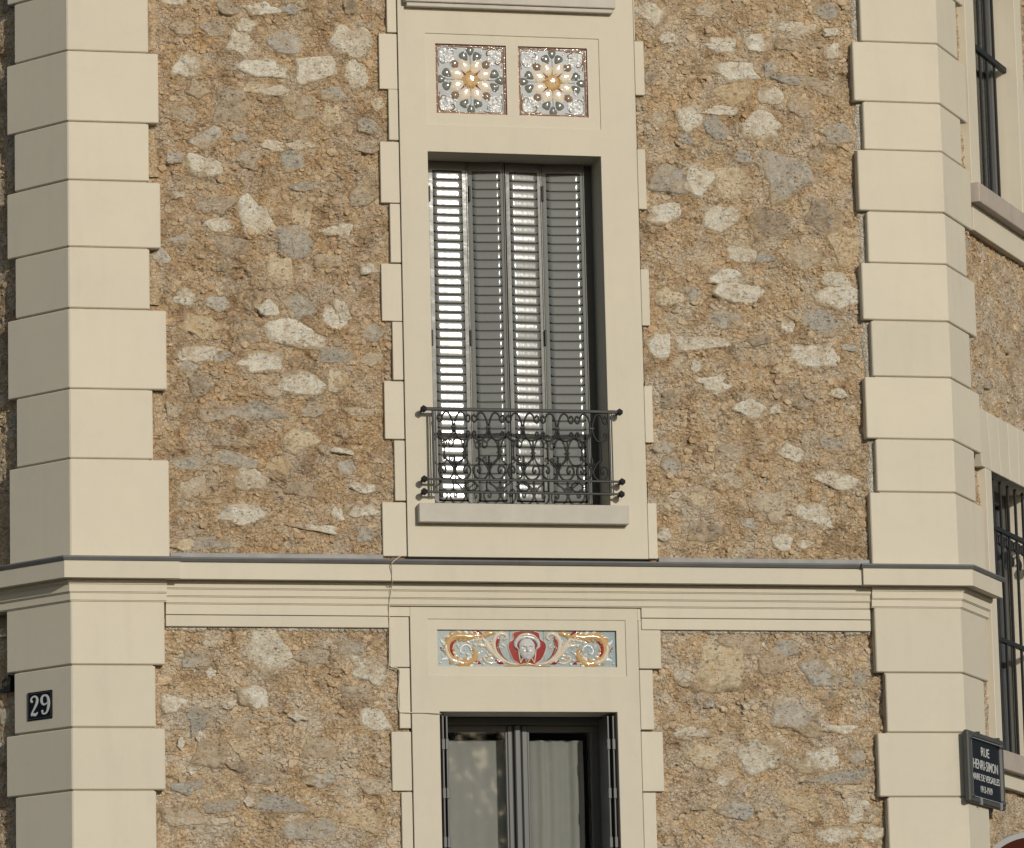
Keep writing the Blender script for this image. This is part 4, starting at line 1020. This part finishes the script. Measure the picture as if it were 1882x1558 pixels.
        for q0, q1 in zip(stem[1:-1:2], stem[2::2]):
            t_ = (q1 - q0) / np.hypot(*(q1 - q0)); nn = np.array([-t_[1], t_[0]])
            for sd in (1, -1):
                b0 = q0 + nn * sd * 12; b1 = b0 + nn * sd * r.uniform(18, 30) + t_ * r.uniform(8, 22); b2 = b1 + t_ * r.uniform(14, 24)
                if not (172 < b2[0] < 760 and 190 < b2[1] < 484): continue
                rb('leaflet', [tuple(b0), tuple(b1), tuple(b2)], [20, 19, 5], ('cream', 'ochre', 'cream', 'white')[int(r.integers(0, 4))], .008)
        for (x0, y0, x1, y1) in ((640, 420, 590, 440), (720, 300, 745, 330), (560, 300, 535, 330), (500, 320, 470, 300), (420, 280, 445, 300), (330, 300, 345, 340), (420, 400, 440, 385), (600, 400, 640, 395), (540, 430, 520, 450)):
            rb('leaflet', [(x0, y0), ((x0 + x1) / 2 + 6, (y0 + y1) / 2 - 5), (x1, y1)], [16, 18, 5], 'cream', .008)
        bm = bmesh.new()
        for _ in range(46):
            a, b_ = r.uniform(180, 740), r.uniform(195, 478); s_ = r.uniform(5, 9)
            dome(bm, F, *q(a, b_, m_), s_ * kx, s_ * kz * .8, nb + .007, s_ * kx * r.uniform(.10, .25), 0, 8, 3)
        from_bm('glint_beads', bm, GL['white'], fp, smooth=True)['kind'] = 'stuff'  # beads added for sparkle, not part of the leaf pattern
frieze()

# ------------------------------------------------------------------ wrought iron guard of the upper window
def guard():
    NR = .085
    t = empty('window_railing', F.P(.05, ow[2], NR), 'black wrought iron scrollwork railing in front of the closed grey shutters', 'railing')
    k = 4.277
    def q(x, y, n=NR): return F.at(740 + x / k, 720 + y / k, n)
    def bar(name, a, b_, r_, n=NR):
        bm = bmesh.new(); (u0, z0), (u1, z1) = q(*a, n), q(*b_, n); z0 = z1 = (z0 + z1) / 2
        box(bm, F, u0, u1, z0 - r_, z0 + r_, n - r_, n + r_); return from_bm(name, bm, M['iron'], t, bevel=r_ * .3)
    rails = [((165, 132), (1705, 160), .009), ((170, 683), (1725, 708), .0058), ((170, 782), (1720, 806), .0058)]
    zs = []
    for a, b_, r_ in rails:
        rail = bar('rail', a, b_, r_); zs.append((q(*a)[1] + q(*b_)[1]) / 2)
        for p in (a, b_):
            u = q(*p)[0]; z = zs[-1]
            bm = bmesh.new(); 
            bmesh.ops.create_icosphere(bm, subdivisions=1, radius=.022, matrix=Matrix.Translation(F.P(u, z, NR)))
            from_bm('knob', bm, M['iron'], t)
            bm = bmesh.new(); box(bm, F, u - .006, u + .006, z - .006, z + .006, NS - .002, NR - .012); from_bm('fixing', bm, M['iron'], t)
    for x in (242, 1628):
        u = (q(x, 150)[0] + q(x, 800)[0]) / 2
        bm = bmesh.new(); box(bm, F, u - .006, u + .006, zs[2] - .01, zs[0], NR - .006, NR + .006); from_bm('upright', bm, M['iron'], t, bevel=.002)
        bm = bmesh.new(); box(bm, F, u + .012, u + .018, zs[2] - .01, zs[0], NR - .004, NR + .004); from_bm('upright', bm, M['iron'], t)
    u_l, u_r = (q(242, 150)[0] + q(242, 800)[0]) / 2 + .02, (q(1628, 150)[0] + q(1628, 800)[0]) / 2 - .004
    W = (u_r - u_l) / 5; H = zs[0] - zs[1]
    def sc(m_, c, pts, r_, name='scroll'):
        """pts in motif units: x from the axis in W, y from the top rail down in H"""
        P3 = [F.P(c + m_ * x * W, zs[0] - y * H, NR + (p[2] if len(p) > 2 else 0)) for p in pts for x, y in ((p[0], p[1]),)]
        P3 = [Vector(v) for v in catmull([tuple(v) for v in P3], 5)]
        bm = bmesh.new(); tube(bm, P3, r_, 6); return from_bm(name, bm, M['iron'], t, smooth=True)
    UP = [(.405, .105), (.36, .115), (.345, .085), (.385, .050), (.445, .065), (.465, .125), (.42, .165)]
    for i in range(5):
        c = u_l + W * (i + .5)
        for m_ in (1, -1):
            sc(m_, c, [(.40, .125), (.375, .105), (.40, .08), (.45, .095), (.455, .14), (.40, .165), (.345, .135), (.315, .09), (.26, .045), (.17, .04), (.09, .09), (.045, .17), (.022, .25), (.045, .32), (.11, .40), (.22, .445), (.31, .455),
                       (.31, .56), (.305, .68)] if False else
                  [(.375, .105), (.40, .075), (.455, .09), (.465, .14), (.41, .175), (.345, .145), (.325, .09), (.25, .045), (.15, .05), (.08, .11), (.038, .18), (.018, .25)], .0054)
            sc(m_, c, [(.018, .25), (.04, .31), (.10, .385), (.20, .43), (.32, .425), (.41, .40), (.455, .36), (.435, .315), (.385, .315), (.375, .35), (.405, .362)], .0054)
            sc(m_, c, [(.285, .435), (.29, .52), (.29, .62), (.285, .695)], .0050, 'link')
            sc(m_, c, [(.285, .695), (.22, .715), (.13, .755), (.06, .815), (.02, .87), (.055, .93), (.13, .975), (.24, .992), (.36, .97), (.44, .915), (.455, .85), (.40, .795), (.31, .80), (.26, .845), (.285, .895), (.335, .88), (.335, .85)], .0055)
        bm = bmesh.new(); box(bm, F, c - .014, c + .014, zs[0] - .258 * H, zs[0] - .238 * H, NR - .010, NR + .010); from_bm('collar', bm, M['iron'], t)
        bm = bmesh.new(); dome(bm, F, c, zs[0] - .72 * H, .008, .030, NR - .002, .006, 0, 8, 2); tube(bm, [F.P(c, zs[0] - .69 * H, NR), F.P(c, zs[0] - .88 * H, NR)], [.0025, .006], 6)
        dome(bm, F, c - .010, zs[0] - .765 * H, .006, .014, NR - .002, .005, .5, 6, 2); dome(bm, F, c + .010, zs[0] - .765 * H, .006, .014, NR - .002, .005, -.5, 6, 2)
        from_bm('spear', bm, M['iron'], t)
        bm = bmesh.new(); tube(bm, [F.P(c, zs[0] - .28 * H, NR), F.P(c, zs[0] - .40 * H, NR)], [.006, .002], 6); from_bm('spear', bm, M['iron'], t)
    zc = (zs[1] + zs[2]) / 2; a_z = (zs[1] - zs[2]) / 2 - .008
    for x in (540, 952, 1372):
        u = q(x, 745)[0]
        bm = bmesh.new(); tube(bm, [F.P(u + .032 * math.cos(2 * math.pi * i / 20), zc + a_z * .95 * math.sin(2 * math.pi * i / 20), NR) for i in range(20)], .0052, 6, closed=True)
        for m_ in (1, -1): tube(bm, [F.P(u + m_ * .031, zc, NR), F.P(u + m_ * .046, zc, NR)], [.007, .002], 6)
        from_bm('ring', bm, M['iron'], t, smooth=True)
    for x, s_ in ((395, 1), (665, -1), (1105, 1), (1150, -1)):
        u = q(x, 745)[0]; bm = bmesh.new(); tube(bm, [F.P(u, zs[1], NR), F.P(u + .004 * s_, zc, NR), F.P(u, zs[2], NR)], .0045, 6); from_bm('link', bm, M['iron'], t)
guard()

# ------------------------------------------------------------------ right wing: windows, guards, rubble
G = FR
g_u = lambda px, py, n=0.0: G.u(px, py, n)
g_z = lambda px, py, n=0.0: G.z(px, py, n)
NSR = .042
uw0 = g_u(1796, 180, NSR); uw1 = g_u(1871, 180, NSR); uz0 = g_z(1803, 345, NSR)                   # upper window
mw0 = g_u(1832, 1100, NSR); mz1 = g_z(1826, 867, NSR); mz0 = g_z(1841, 1392, NSR); mw1 = mw0 + .95   # tall window
us0 = g_u(1781, 200, NSR); usb = g_z(1784, 418, NSR)
ms0 = g_u(1817, 1000, NSR); msb = g_z(1850, 1447, NSR)
bm = bmesh.new(); plate(bm, G, .02, 4.0, U_B, U_T, -.42, -.075, [(uw0 - .03, uw1 + .03, uz0 - .03, U_T - .3), (mw0 - .03, mw1 + .03, mz0 - .03, mz1 + .03)]); from_bm('side_wall_core', bm, M['core'], building)
bm = bmesh.new(); plate(bm, G, us0, uw1 + .14, usb, 9.6, -.16, NSR, [(uw0, uw1, uz0, 9.5)]); from_bm('window_surround', bm, M['plaster'], building, bevel=.003)
bm = bmesh.new(); plate(bm, G, ms0, mw1 + .16, msb, mz1, -.16, NSR, [(mw0, mw1, mz0, mz1 + .2)]); from_bm('window_surround', bm, M['plaster'], building, bevel=.003)
zvt = g_z(1799, 748, NSR); nv_ = 7; va = g_u(1799, 760, NSR); vb = mw1 + .22
for i in range(nv_):
    sp = lambda f, t_: (va + .03 + (vb - va - .06) * f) + t_ * (f - .5) * .16
    bm = bmesh.new(); f0, f1 = i / nv_, (i + 1) / nv_; e = .0015
    ring = [(sp(f0, 0) + e, mz1 + .001), (sp(f1, 0) - e, mz1 + .001), (sp(f1, 1) - e, zvt), (sp(f0, 1) + e, zvt)]
    prism(bm, [G.P(a, b_, -.10) for a, b_ in ring], [G.P(a, b_, NSR) for a, b_ in ring]); from_bm('voussoir', bm, M['plaster'], building, bevel=.003)
bm = bmesh.new(); box(bm, G, mw0 - .2, mw1 + .2, mz1 + .001, mz1 + .1, -.40, -.101); from_bm('lintel', bm, M['plaster'], building)
# mid strip of surround behind the voussoir ends
usl = (g_u(1799, 360, NSR + .05), uw1 + .05)
box_part('window_sill', G, usl[0], usl[1], g_z(1813, 378, NSR + .055), g_z(1813, 343, NSR + .055), -.10, NSR + .055, M['sill_brown'], building, bevel=.004)
box_part('window_sill', G, g_u(1845, 1400, NSR + .045), mw1 + .06, g_z(1850, 1414, NSR + .045), g_z(1850, 1379, NSR + .045), -.12, NSR + .045, M['sill_brown'], building, bevel=.004)
# frames, glass and dark rooms
for (a, b_, c, d, dp) in ((uw0, uw1, uz0, 9.45, -.10), (mw0, mw1, mz0, mz1, -.16)):
    bm = bmesh.new(); plate(bm, G, a, b_, c, d, dp - .05, dp, [(a + .06, (a + b_) / 2 - .03, c + .07, d - .07), ((a + b_) / 2 + .03, b_ - .06, c + .07, d - .07)])
    wf = from_bm('side_window', bm, M['frame'], building, bevel=.004)
    box_part('window_pane', G, a + .05, b_ - .05, c + .06, d - .06, dp - .03, dp - .026, M['glass'], wf)
    bm = bmesh.new(); box(bm, G, a - .3, b_ + .3, c - .3, d + .3, -1.3, -1.2); from_bm('interior_wall', bm, M['dark'], building)
# bars of the upper side window
t = empty('window_bars', G.P(uw0 + .3, uz0, -.03), 'plain black iron bars across the high side window on the right', 'window guard')
nb_ = -.045
zb_ = g_z(1822, 113, nb_)
for px in (1800, 1812.5, 1826):
    u = g_u(px, 100, nb_); bm = bmesh.new(); box(bm, G, u - .008, u + .008, uz0 + .005, 9.45, nb_ - .008, nb_ + .008); from_bm('bar', bm, M['iron'], t, bevel=.003)
bm = bmesh.new(); box(bm, G, uw0 - .005, uw1 + .002, zb_ - .018, zb_ + .018, nb_ - .008, nb_ + .022); from_bm('rail', bm, M['iron'], t, bevel=.003)
bm = bmesh.new(); box(bm, G, uw0 + .01, uw1 - .02, uz0 + .002, uz0 + .012, -.04, .02); from_bm('rail', bm, M['iron'], t)
# scrolled grille of the tall side window
t = empty('window_grille', G.P(mw0 + .4, mz0, -.03), 'black iron grille with scrolled top in the tall right side window', 'window grille')
nb_ = -.02
zr1 = g_z(1840, 976, nb_); zr0 = g_z(1850, 1180, nb_)
for i in range(8):
    u = mw0 + .06 + i * .155
    if u > mw1 - .03: break
    bm = bmesh.new(); box(bm, G, u - .008, u + .008, mz0 + .02, mz1 - .005, nb_ - .008, nb_ + .008); from_bm('bar', bm, M['iron'], t, bevel=.003)
    for s_ in (1, -1):
        pts = [(u, zr1 - .14), (u + s_ * .02, zr1 - .05), (u + s_ * .05, zr1 - .035), (u + s_ * .055, zr1 - .08), (u + s_ * .035, zr1 - .085)]
        P3 = [Vector(v) for v in catmull([tuple(G.P(a, b_, nb_)) for a, b_ in pts], 5)]
        bm = bmesh.new(); tube(bm, P3, .0075, 6); from_bm('scroll', bm, M['iron'], t, smooth=True)
    bm = bmesh.new(); dome(bm, G, u + .061, zr1 - .15, .028, .04, nb_ - .006, .012, .4, 8, 2); from_bm('iron_leaf', bm, M['iron'], t, smooth=True)
for zz in (zr1, zr0, mz0 + .03):
    bm = bmesh.new(); box(bm, G, mw0 - .004, mw1 + .004, zz - .014, zz + .014, nb_ - .013, nb_ + .013); from_bm('rail', bm, M['iron'], t, bevel=.003)
# rubble panels of the right wing
rubble(G, (.36, us0 + .02, usb - .02, 9.75), [], 7, 1, 900, .012, hue='_grey')
rubble(G, (.36, 3.9, zvt - .03, usb + .01), [], 8, 12, 900, .012, hue='_grey')
rubble(G, (uw1 + .12, 3.9, usb - .02, 9.75), [], 11, 3, 500, .015)
rubble(G, (mw1 + .14, 3.9, 3.5, zvt - .01), [], 12, 4, 500, .015)
rubble(G, (.36, ms0 + .03, zb5 - 1.4, mz1 - .02), [], 9, 2, 900, .012, hue='_grey')
rubble(G, (.42, 2.0, 3.5, msb + .01), [], 10, 6, 900, .012, hue='_grey')

# ------------------------------------------------------------------ left wing: edge of a barred window
sl_ = (FL.u(11, 1165, NS), FL.z(5, 1166, NS), FL.z(5, 1263, NS))
bm = bmesh.new(); box(bm, FL, FL.u(-60, 1210, 0), sl_[0] - .005, sl_[2], sl_[1], -.40, -.38); from_bm('interior_wall', bm, M['dark'], building)
bm = bmesh.new(); box(bm, FL, FL.u(-60, 1210, 0), sl_[0], sl_[1], zb5, -.02, NS); from_bm('window_surround', bm, M['plaster'], building)
hook = empty('shutter_hook', FL.P(FL.u(12, 1255, .03), FL.z(12, 1255, .03), .03), 'small curled black iron shutter hook at the left edge below the band', 'shutter hook')
u, z = FL.at(11, 1256, .03)
bm = bmesh.new(); tube(bm, [FL.P(u + .024 * math.cos(a / 12 * 6.28), z + .024 * math.sin(a / 12 * 6.28), .03) for a in range(12)], .007, 6, closed=True)
from_bm('ring', bm, M['iron'], hook, smooth=True)
bm = bmesh.new(); box(bm, FL, u - .05, u + .025, z - .045, z - .028, -.01, .035); box(bm, FL, u + .018, u + .028, z - .03, z + .045, -.01, .035); from_bm('bracket', bm, M['iron'], hook)

# ------------------------------------------------------------------ house number
def strip(bm, fr, pts, wid, n, per=6):
    ribbon(bm, fr, pts, wid, n, .0008, seg=2, per=per)
pc = [FL.at(x, y, NQ) for x, y in ((52, 1273), (97.5, 1267.5), (51.5, 1325), (97.5, 1320))]
pu0, pu1 = (pc[0][0] + pc[2][0]) / 2, (pc[1][0] + pc[3][0]) / 2; pz0, pz1 = (pc[2][1] + pc[3][1]) / 2, (pc[0][1] + pc[1][1]) / 2
num = empty('house_number_plate', FL.P((pu0 + pu1) / 2, pz0, NQ), 'small dark enamel plate with white number 29 on the left quoin', 'number plate')
bm = bmesh.new(); box(bm, FL, pu0, pu1, pz0, pz1, NQ + .001, NQ + .007); from_bm('plate', bm, M['sign_face'], num, bevel=.003)
bm = bmesh.new(); e = .010
plate(bm, FL, pu0 + e - .0025, pu1 - e + .0025, pz0 + e - .0025, pz1 - e + .0025, NQ + .0068, NQ + .0078, [(pu0 + e, pu1 - e, pz0 + e, pz1 - e)]); from_bm('border_line', bm, M['sign_frame'], num)
W_, H_ = pu1 - pu0, pz1 - pz0
def dg(x, y): return pu0 + x * W_, pz0 + y * H_
bm = bmesh.new()
strip(bm, FL, [dg(.16, .66), dg(.17, .77), dg(.25, .835), dg(.35, .82), dg(.405, .72), dg(.38, .58), (dg(.28, .40)), dg(.17, .235)], [x * W_ for x in (.085, .06, .045, .06, .10, .10, .075, .05)], NQ + .007)
strip(bm, FL, [dg(.15, .205), dg(.25, .21), dg(.34, .19), dg(.425, .27)], [x * W_ for x in (.075, .085, .08, .04)], NQ + .0072)
dome(bm, FL, *dg(.185, .665), .05 * W_, .045 * H_, NQ + .007, .0012, 0, 10, 2)
from_bm('digit', bm, M['letter'], num)
bm = bmesh.new()
strip(bm, FL, [dg(.72, .84), dg(.62, .80), dg(.575, .68), dg(.615, .55), dg(.71, .51), dg(.80, .56)], [x * W_ for x in (.045, .075, .105, .075, .045, .04)], NQ + .007)
strip(bm, FL, [dg(.72, .84), dg(.82, .77), dg(.865, .60), dg(.85, .40), dg(.78, .23), dg(.67, .185), dg(.59, .24)], [x * W_ for x in (.045, .085, .115, .105, .07, .045, .06)], NQ + .0072)
dome(bm, FL, *dg(.605, .285), .048 * W_, .045 * H_, NQ + .007, .0012, 0, 10, 2)
from_bm('digit', bm, M['letter'], num)

# ------------------------------------------------------------------ street name plaque
def plaque():
    n0, n1 = NQ + .002, NQ + .034
    c4 = [G.at(x, y, n1) for x, y in ((1778, 1340), (1845, 1361), (1785, 1475), (1848.5, 1487))]
    a = (c4[0][0] + c4[2][0]) / 2; b_ = (c4[1][0] + c4[3][0]) / 2; z1 = (c4[0][1] + c4[1][1]) / 2; z0 = (c4[2][1] + c4[3][1]) / 2
    t = empty('street_sign', G.P((a + b_) / 2, z0, NQ), 'black street name plaque with white lettering in a thick grey frame', 'street sign')
    W, H = b_ - a, z1 - z0
    fw, fh = .10 * W, .085 * H
    bm = bmesh.new(); plate(bm, G, a, b_, z0, z1, n0, n1, [(a + fw, b_ - fw * .6, z0 + fh, z1 - fh)]); from_bm('sign_frame', bm, M['sign_frame'], t, bevel=.008)
    bm = bmesh.new(); box(bm, G, a + fw - .01, b_ - fw * .6 + .01, z0 + fh - .01, z1 - fh + .01, n0 + .005, n1 - .014); from_bm('sign_panel', bm, M['sign_face'], t)
    bm = bmesh.new(); plate(bm, G, a + fw, b_ - fw * .6, z0 + fh, z1 - fh, n1 - .014, n1 - .002, [(a + fw + .004, b_ - fw * .6 - .004, z0 + fh + .004, z1 - fh - .004)]); from_bm('edge_trim', bm, M['steel'], t)
    for x, y in ((a + fw * .7, z1 - fh * 1.1), (b_ - fw * .5, z1 - fh * 1.1), (a + fw * .7, z0 + fh * 1.1), (b_ - fw * .5, z0 + fh * 1.1)):
        bm = bmesh.new(); dome(bm, G, x, y, .026, .020, n1 - .006, .016, 0, 10, 3); from_bm('screw_cap', bm, M['sign_frame'], t, smooth=True)
    for x in (a + .30 * W, b_ - .14 * W):
        bm = bmesh.new(); box(bm, G, x - .012, x + .012, z0 - .003, z0 + fh, n1 - .004, n1 + .005); from_bm('clip', bm, M['steel'], t)
        bm = bmesh.new(); box(bm, G, x - .012, x + .012, z1 - .012, z1 + .006, n1 - .02, n1 + .004); from_bm('clip', bm, M['sign_frame'], t)
    rows = (("RUE", .805, .150, .27), ("HENRI-SIMON", .575, .165, .82), ("MAIRE DE VERSAILLES", .36, .115, .90), ("1913-1919", .165, .115, .38))
    uc = a + fw + (W - 1.6 * fw) * .5
    for s_, yy, hh, ww in rows:
        cu = bpy.data.curves.new('lettering', 'FONT'); cu.body = s_; cu.align_x = 'CENTER'; cu.align_y = 'CENTER'; cu.extrude = .0006; cu.offset = .003
        tmp = bpy.data.objects.new('lettering', cu); C.objects.link(tmp)
        bpy.context.view_layer.update()
        me = bpy.data.meshes.new_from_object(tmp.evaluated_get(bpy.context.evaluated_depsgraph_get()))
        bpy.data.objects.remove(tmp)
        co = np.array([v.co for v in me.vertices]); mn, mx = co.min(0), co.max(0)
        sx = ww * (W - 1.6 * fw) / (mx[0] - mn[0]); sy = hh * (H - 2 * fh) / (mx[1] - mn[1]); cc = (mn + mx) / 2
        zc = z0 + fh + (H - 2 * fh) * yy
        for v, p in zip(me.vertices, co):
            v.co = G.P(uc + (p[0] - cc[0]) * sx, zc + (p[1] - cc[1]) * sy, n1 - .0125 + (p[2] - cc[2]))
        link('lettering', me, M['letter'], t)
plaque()

# ------------------------------------------------------------------ cable down the cornice
nC = .012
pts = []
for px, py, n in ((737, 1021, NM + .03), (724, 1031, NM + .03), (720, 1037, NM + .026), (720.5, 1055, NM + .006), (721, 1068, NM + .006), (720, 1077, .075), (718, 1092, .062), (716, 1103, .050), (715, 1116, .044), (715, 1128, NS + .018), (715.5, 1150, NS + .014), (715.5, 1205, .016),
                  (717, 1224, NS + nC), (731, 1228, NS + nC), (735, 1240, .018), (732, 1275, .018), (734, 1306, .018), (745, 1309, NS + .008), (780, 1309.5, NS + .008), (808, 1311, NS + .008), (809.5, 1313, -.05)):
    u, z = F.at(px, py, n); pts.append(F.P(u, z, n))
bm = bmesh.new(); tube(bm, [Vector(v) for v in catmull([tuple(p) for p in pts], 4)], .0028, 6)
tag(from_bm('cable', bm, M['cable'], None, smooth=True), 'thin painted cable running down over the moulded band to the lower window', 'cable')

# ------------------------------------------------------------------ round road sign near the right wing
def road_sign():
    c, d = ray(1900, 1640), None
    tt = (25.0) / c[1] * 1.0
    p = Vector(CAM) + Vector(c) * tt
    R = .335
    r_ax = Vector((math.cos(R_(48)), math.sin(R_(48)), 0)); n_ax = Vector((math.sin(R_(48)), -math.cos(R_(48)), 0))
    r_ax = Vector((.985, -.17, 0)); n_ax = Vector((-.17, -.985, 0))
    fr = Frame((p.x, p.y, 0), r_ax, n_ax)
    t = empty('road_sign', (p.x, p.y, 0), 'round dark red road sign with grey rim at the lower right corner', 'road sign')
    bm = bmesh.new(); a = [fr.P(R * math.cos(i / 64 * 2 * math.pi), p.z + R * math.sin(i / 64 * 2 * math.pi), 0) for i in range(64)]
    prism(bm, a, [v + n_ax * .012 for v in a]); from_bm('rim', bm, mat('sign_rim_grey', (.33, .33, .33), .5), t)
    q = R - .030
    a = [fr.P(q * math.cos(i / 64 * 2 * math.pi), p.z + q * math.sin(i / 64 * 2 * math.pi), .012) for i in range(64)]
    bm = bmesh.new(); prism(bm, a, [v + n_ax * .002 for v in a]); from_bm('sign_face', bm, mat('sign_red', (.060, .012, .005), .8, spec=.15), t)
    bm = bmesh.new(); box(bm, fr, -.25, .25, p.z - .055, p.z + .055, .0145, .016); from_bm('bar', bm, M['letter'], t)
    bm = bmesh.new(); tube(bm, [fr.P(0, 0, -.035), fr.P(0, p.z + .25, -.035)], .03, 12); from_bm('post', bm, M['steel'], t)
    bm = bmesh.new()
    for zz in (-.15, .15): box(bm, fr, -.05, .05, p.z + zz - .02, p.z + zz + .02, -.07, 0)
    from_bm('bracket', bm, M['steel'], t)
road_sign()

# ------------------------------------------------------------------ ground
asph = mat('street_asphalt', (.10, .098, .093), .9, var=.25, vscale=2.0, bump=.004, bscale=90)
pavm = mat('pavement_stone', (.30, .285, .26), .9, var=.2, vscale=1.5, bump=.003, bscale=70)
bm = bmesh.new(); vs = [bm.verts.new(p) for p in ((-400, -400, -.12), (400, -400, -.12), (400, 400, -.12), (-400, 400, -.12))]; bm.faces.new(vs)
g = from_bm('road', bm, asph, None); g['kind'] = 'structure'
bm = bmesh.new()
far = 14
ring = [FL.P(-far, 0, 2.6), Vector((XL - 1.3, -2.6, 0)), Vector((XR + 1.35, -2.6, 0)), FR.P(far, 0, 2.6), FR.P(far, 0, -1), Vector((0, 1.5, 0)), FL.P(-far, 0, -1)]
prism(bm, [p + Vector((0, 0, -.30)) for p in ring], list(p + Vector((0, 0, 0)) for p in ring))
g = from_bm('pavement', bm, pavm, None, bevel=.01); g['kind'] = 'structure'

# trees across the street, seen only as reflections in the window panes
bark = mat('bark', (.10, .075, .05), .95, bump=.01, bscale=20); leafm = mat('leaf_green', (.055, .07, .028), .5)
def tree(x, y, cz, rx, rz, n, size, seed, label):
    r = np.random.default_rng(seed)
    t = empty('street_tree', (x, y, -.12), label, 'tree', 'trees across the street')
    bm = bmesh.new(); tube(bm, [(x, y, -.12), (x + .1, y, 1.6), (x - .05, y + .1, cz * .6), (x + .05, y, cz + rz * .6)], [.20, .16, .12, .04], 10)
    for i in range(9):
        a = i * 2.4; z0 = cz - rz * .5 + i * rz * .12
        tube(bm, [(x, y, z0), (x + .4 * rx * math.cos(a), y + .4 * rx * math.sin(a), z0 + .6), (x + .8 * rx * math.cos(a), y + .8 * rx * math.sin(a), z0 + 1.0)], [.07, .045, .015], 6)
    from_bm('trunk', bm, bark, t)
    c = r.normal(0, 1, (n, 3)); c /= np.linalg.norm(c, axis=1)[:, None]; c *= (r.random((n, 1)) ** .42)
    lump = 1 + .22 * np.sin(c[:, :1] * 7 + seed) * np.cos(c[:, 1:2] * 6 + c[:, 2:3] * 5)
    P = np.array([x, y, cz]) + c * lump * np.array([rx, rx, rz])
    d1 = r.normal(0, 1, (n, 3)); d1 /= np.linalg.norm(d1, axis=1)[:, None]; d2 = np.cross(d1, r.normal(0, 1, (n, 3))); d2 /= np.linalg.norm(d2, axis=1)[:, None]
    s_ = r.uniform(size * .7, size * 1.3, (n, 1))
    V = np.stack([P - d1 * s_, P + d2 * s_ * .5, P + d1 * s_, P - d2 * s_ * .5], 1).reshape(-1, 3)
    from_np('crown', V, np.arange(n * 4).reshape(-1, 4), leafm, t)
tree(7.3, -22.0, 6.4, 2.5, 3.3, 34000, .115, 77, 'dense tall street tree across the road mirrored in the right pane')
tree(3.3, -22.6, 4.9, 1.9, 2.5, 95000, .046, 5, 'small street tree across the road with leaf tips mirrored in the left pane')
tree(12.5, -23.0, 6.2, 2.8, 3.2, 9000, .12, 9, 'broad street tree across the road beyond the dense tall one')
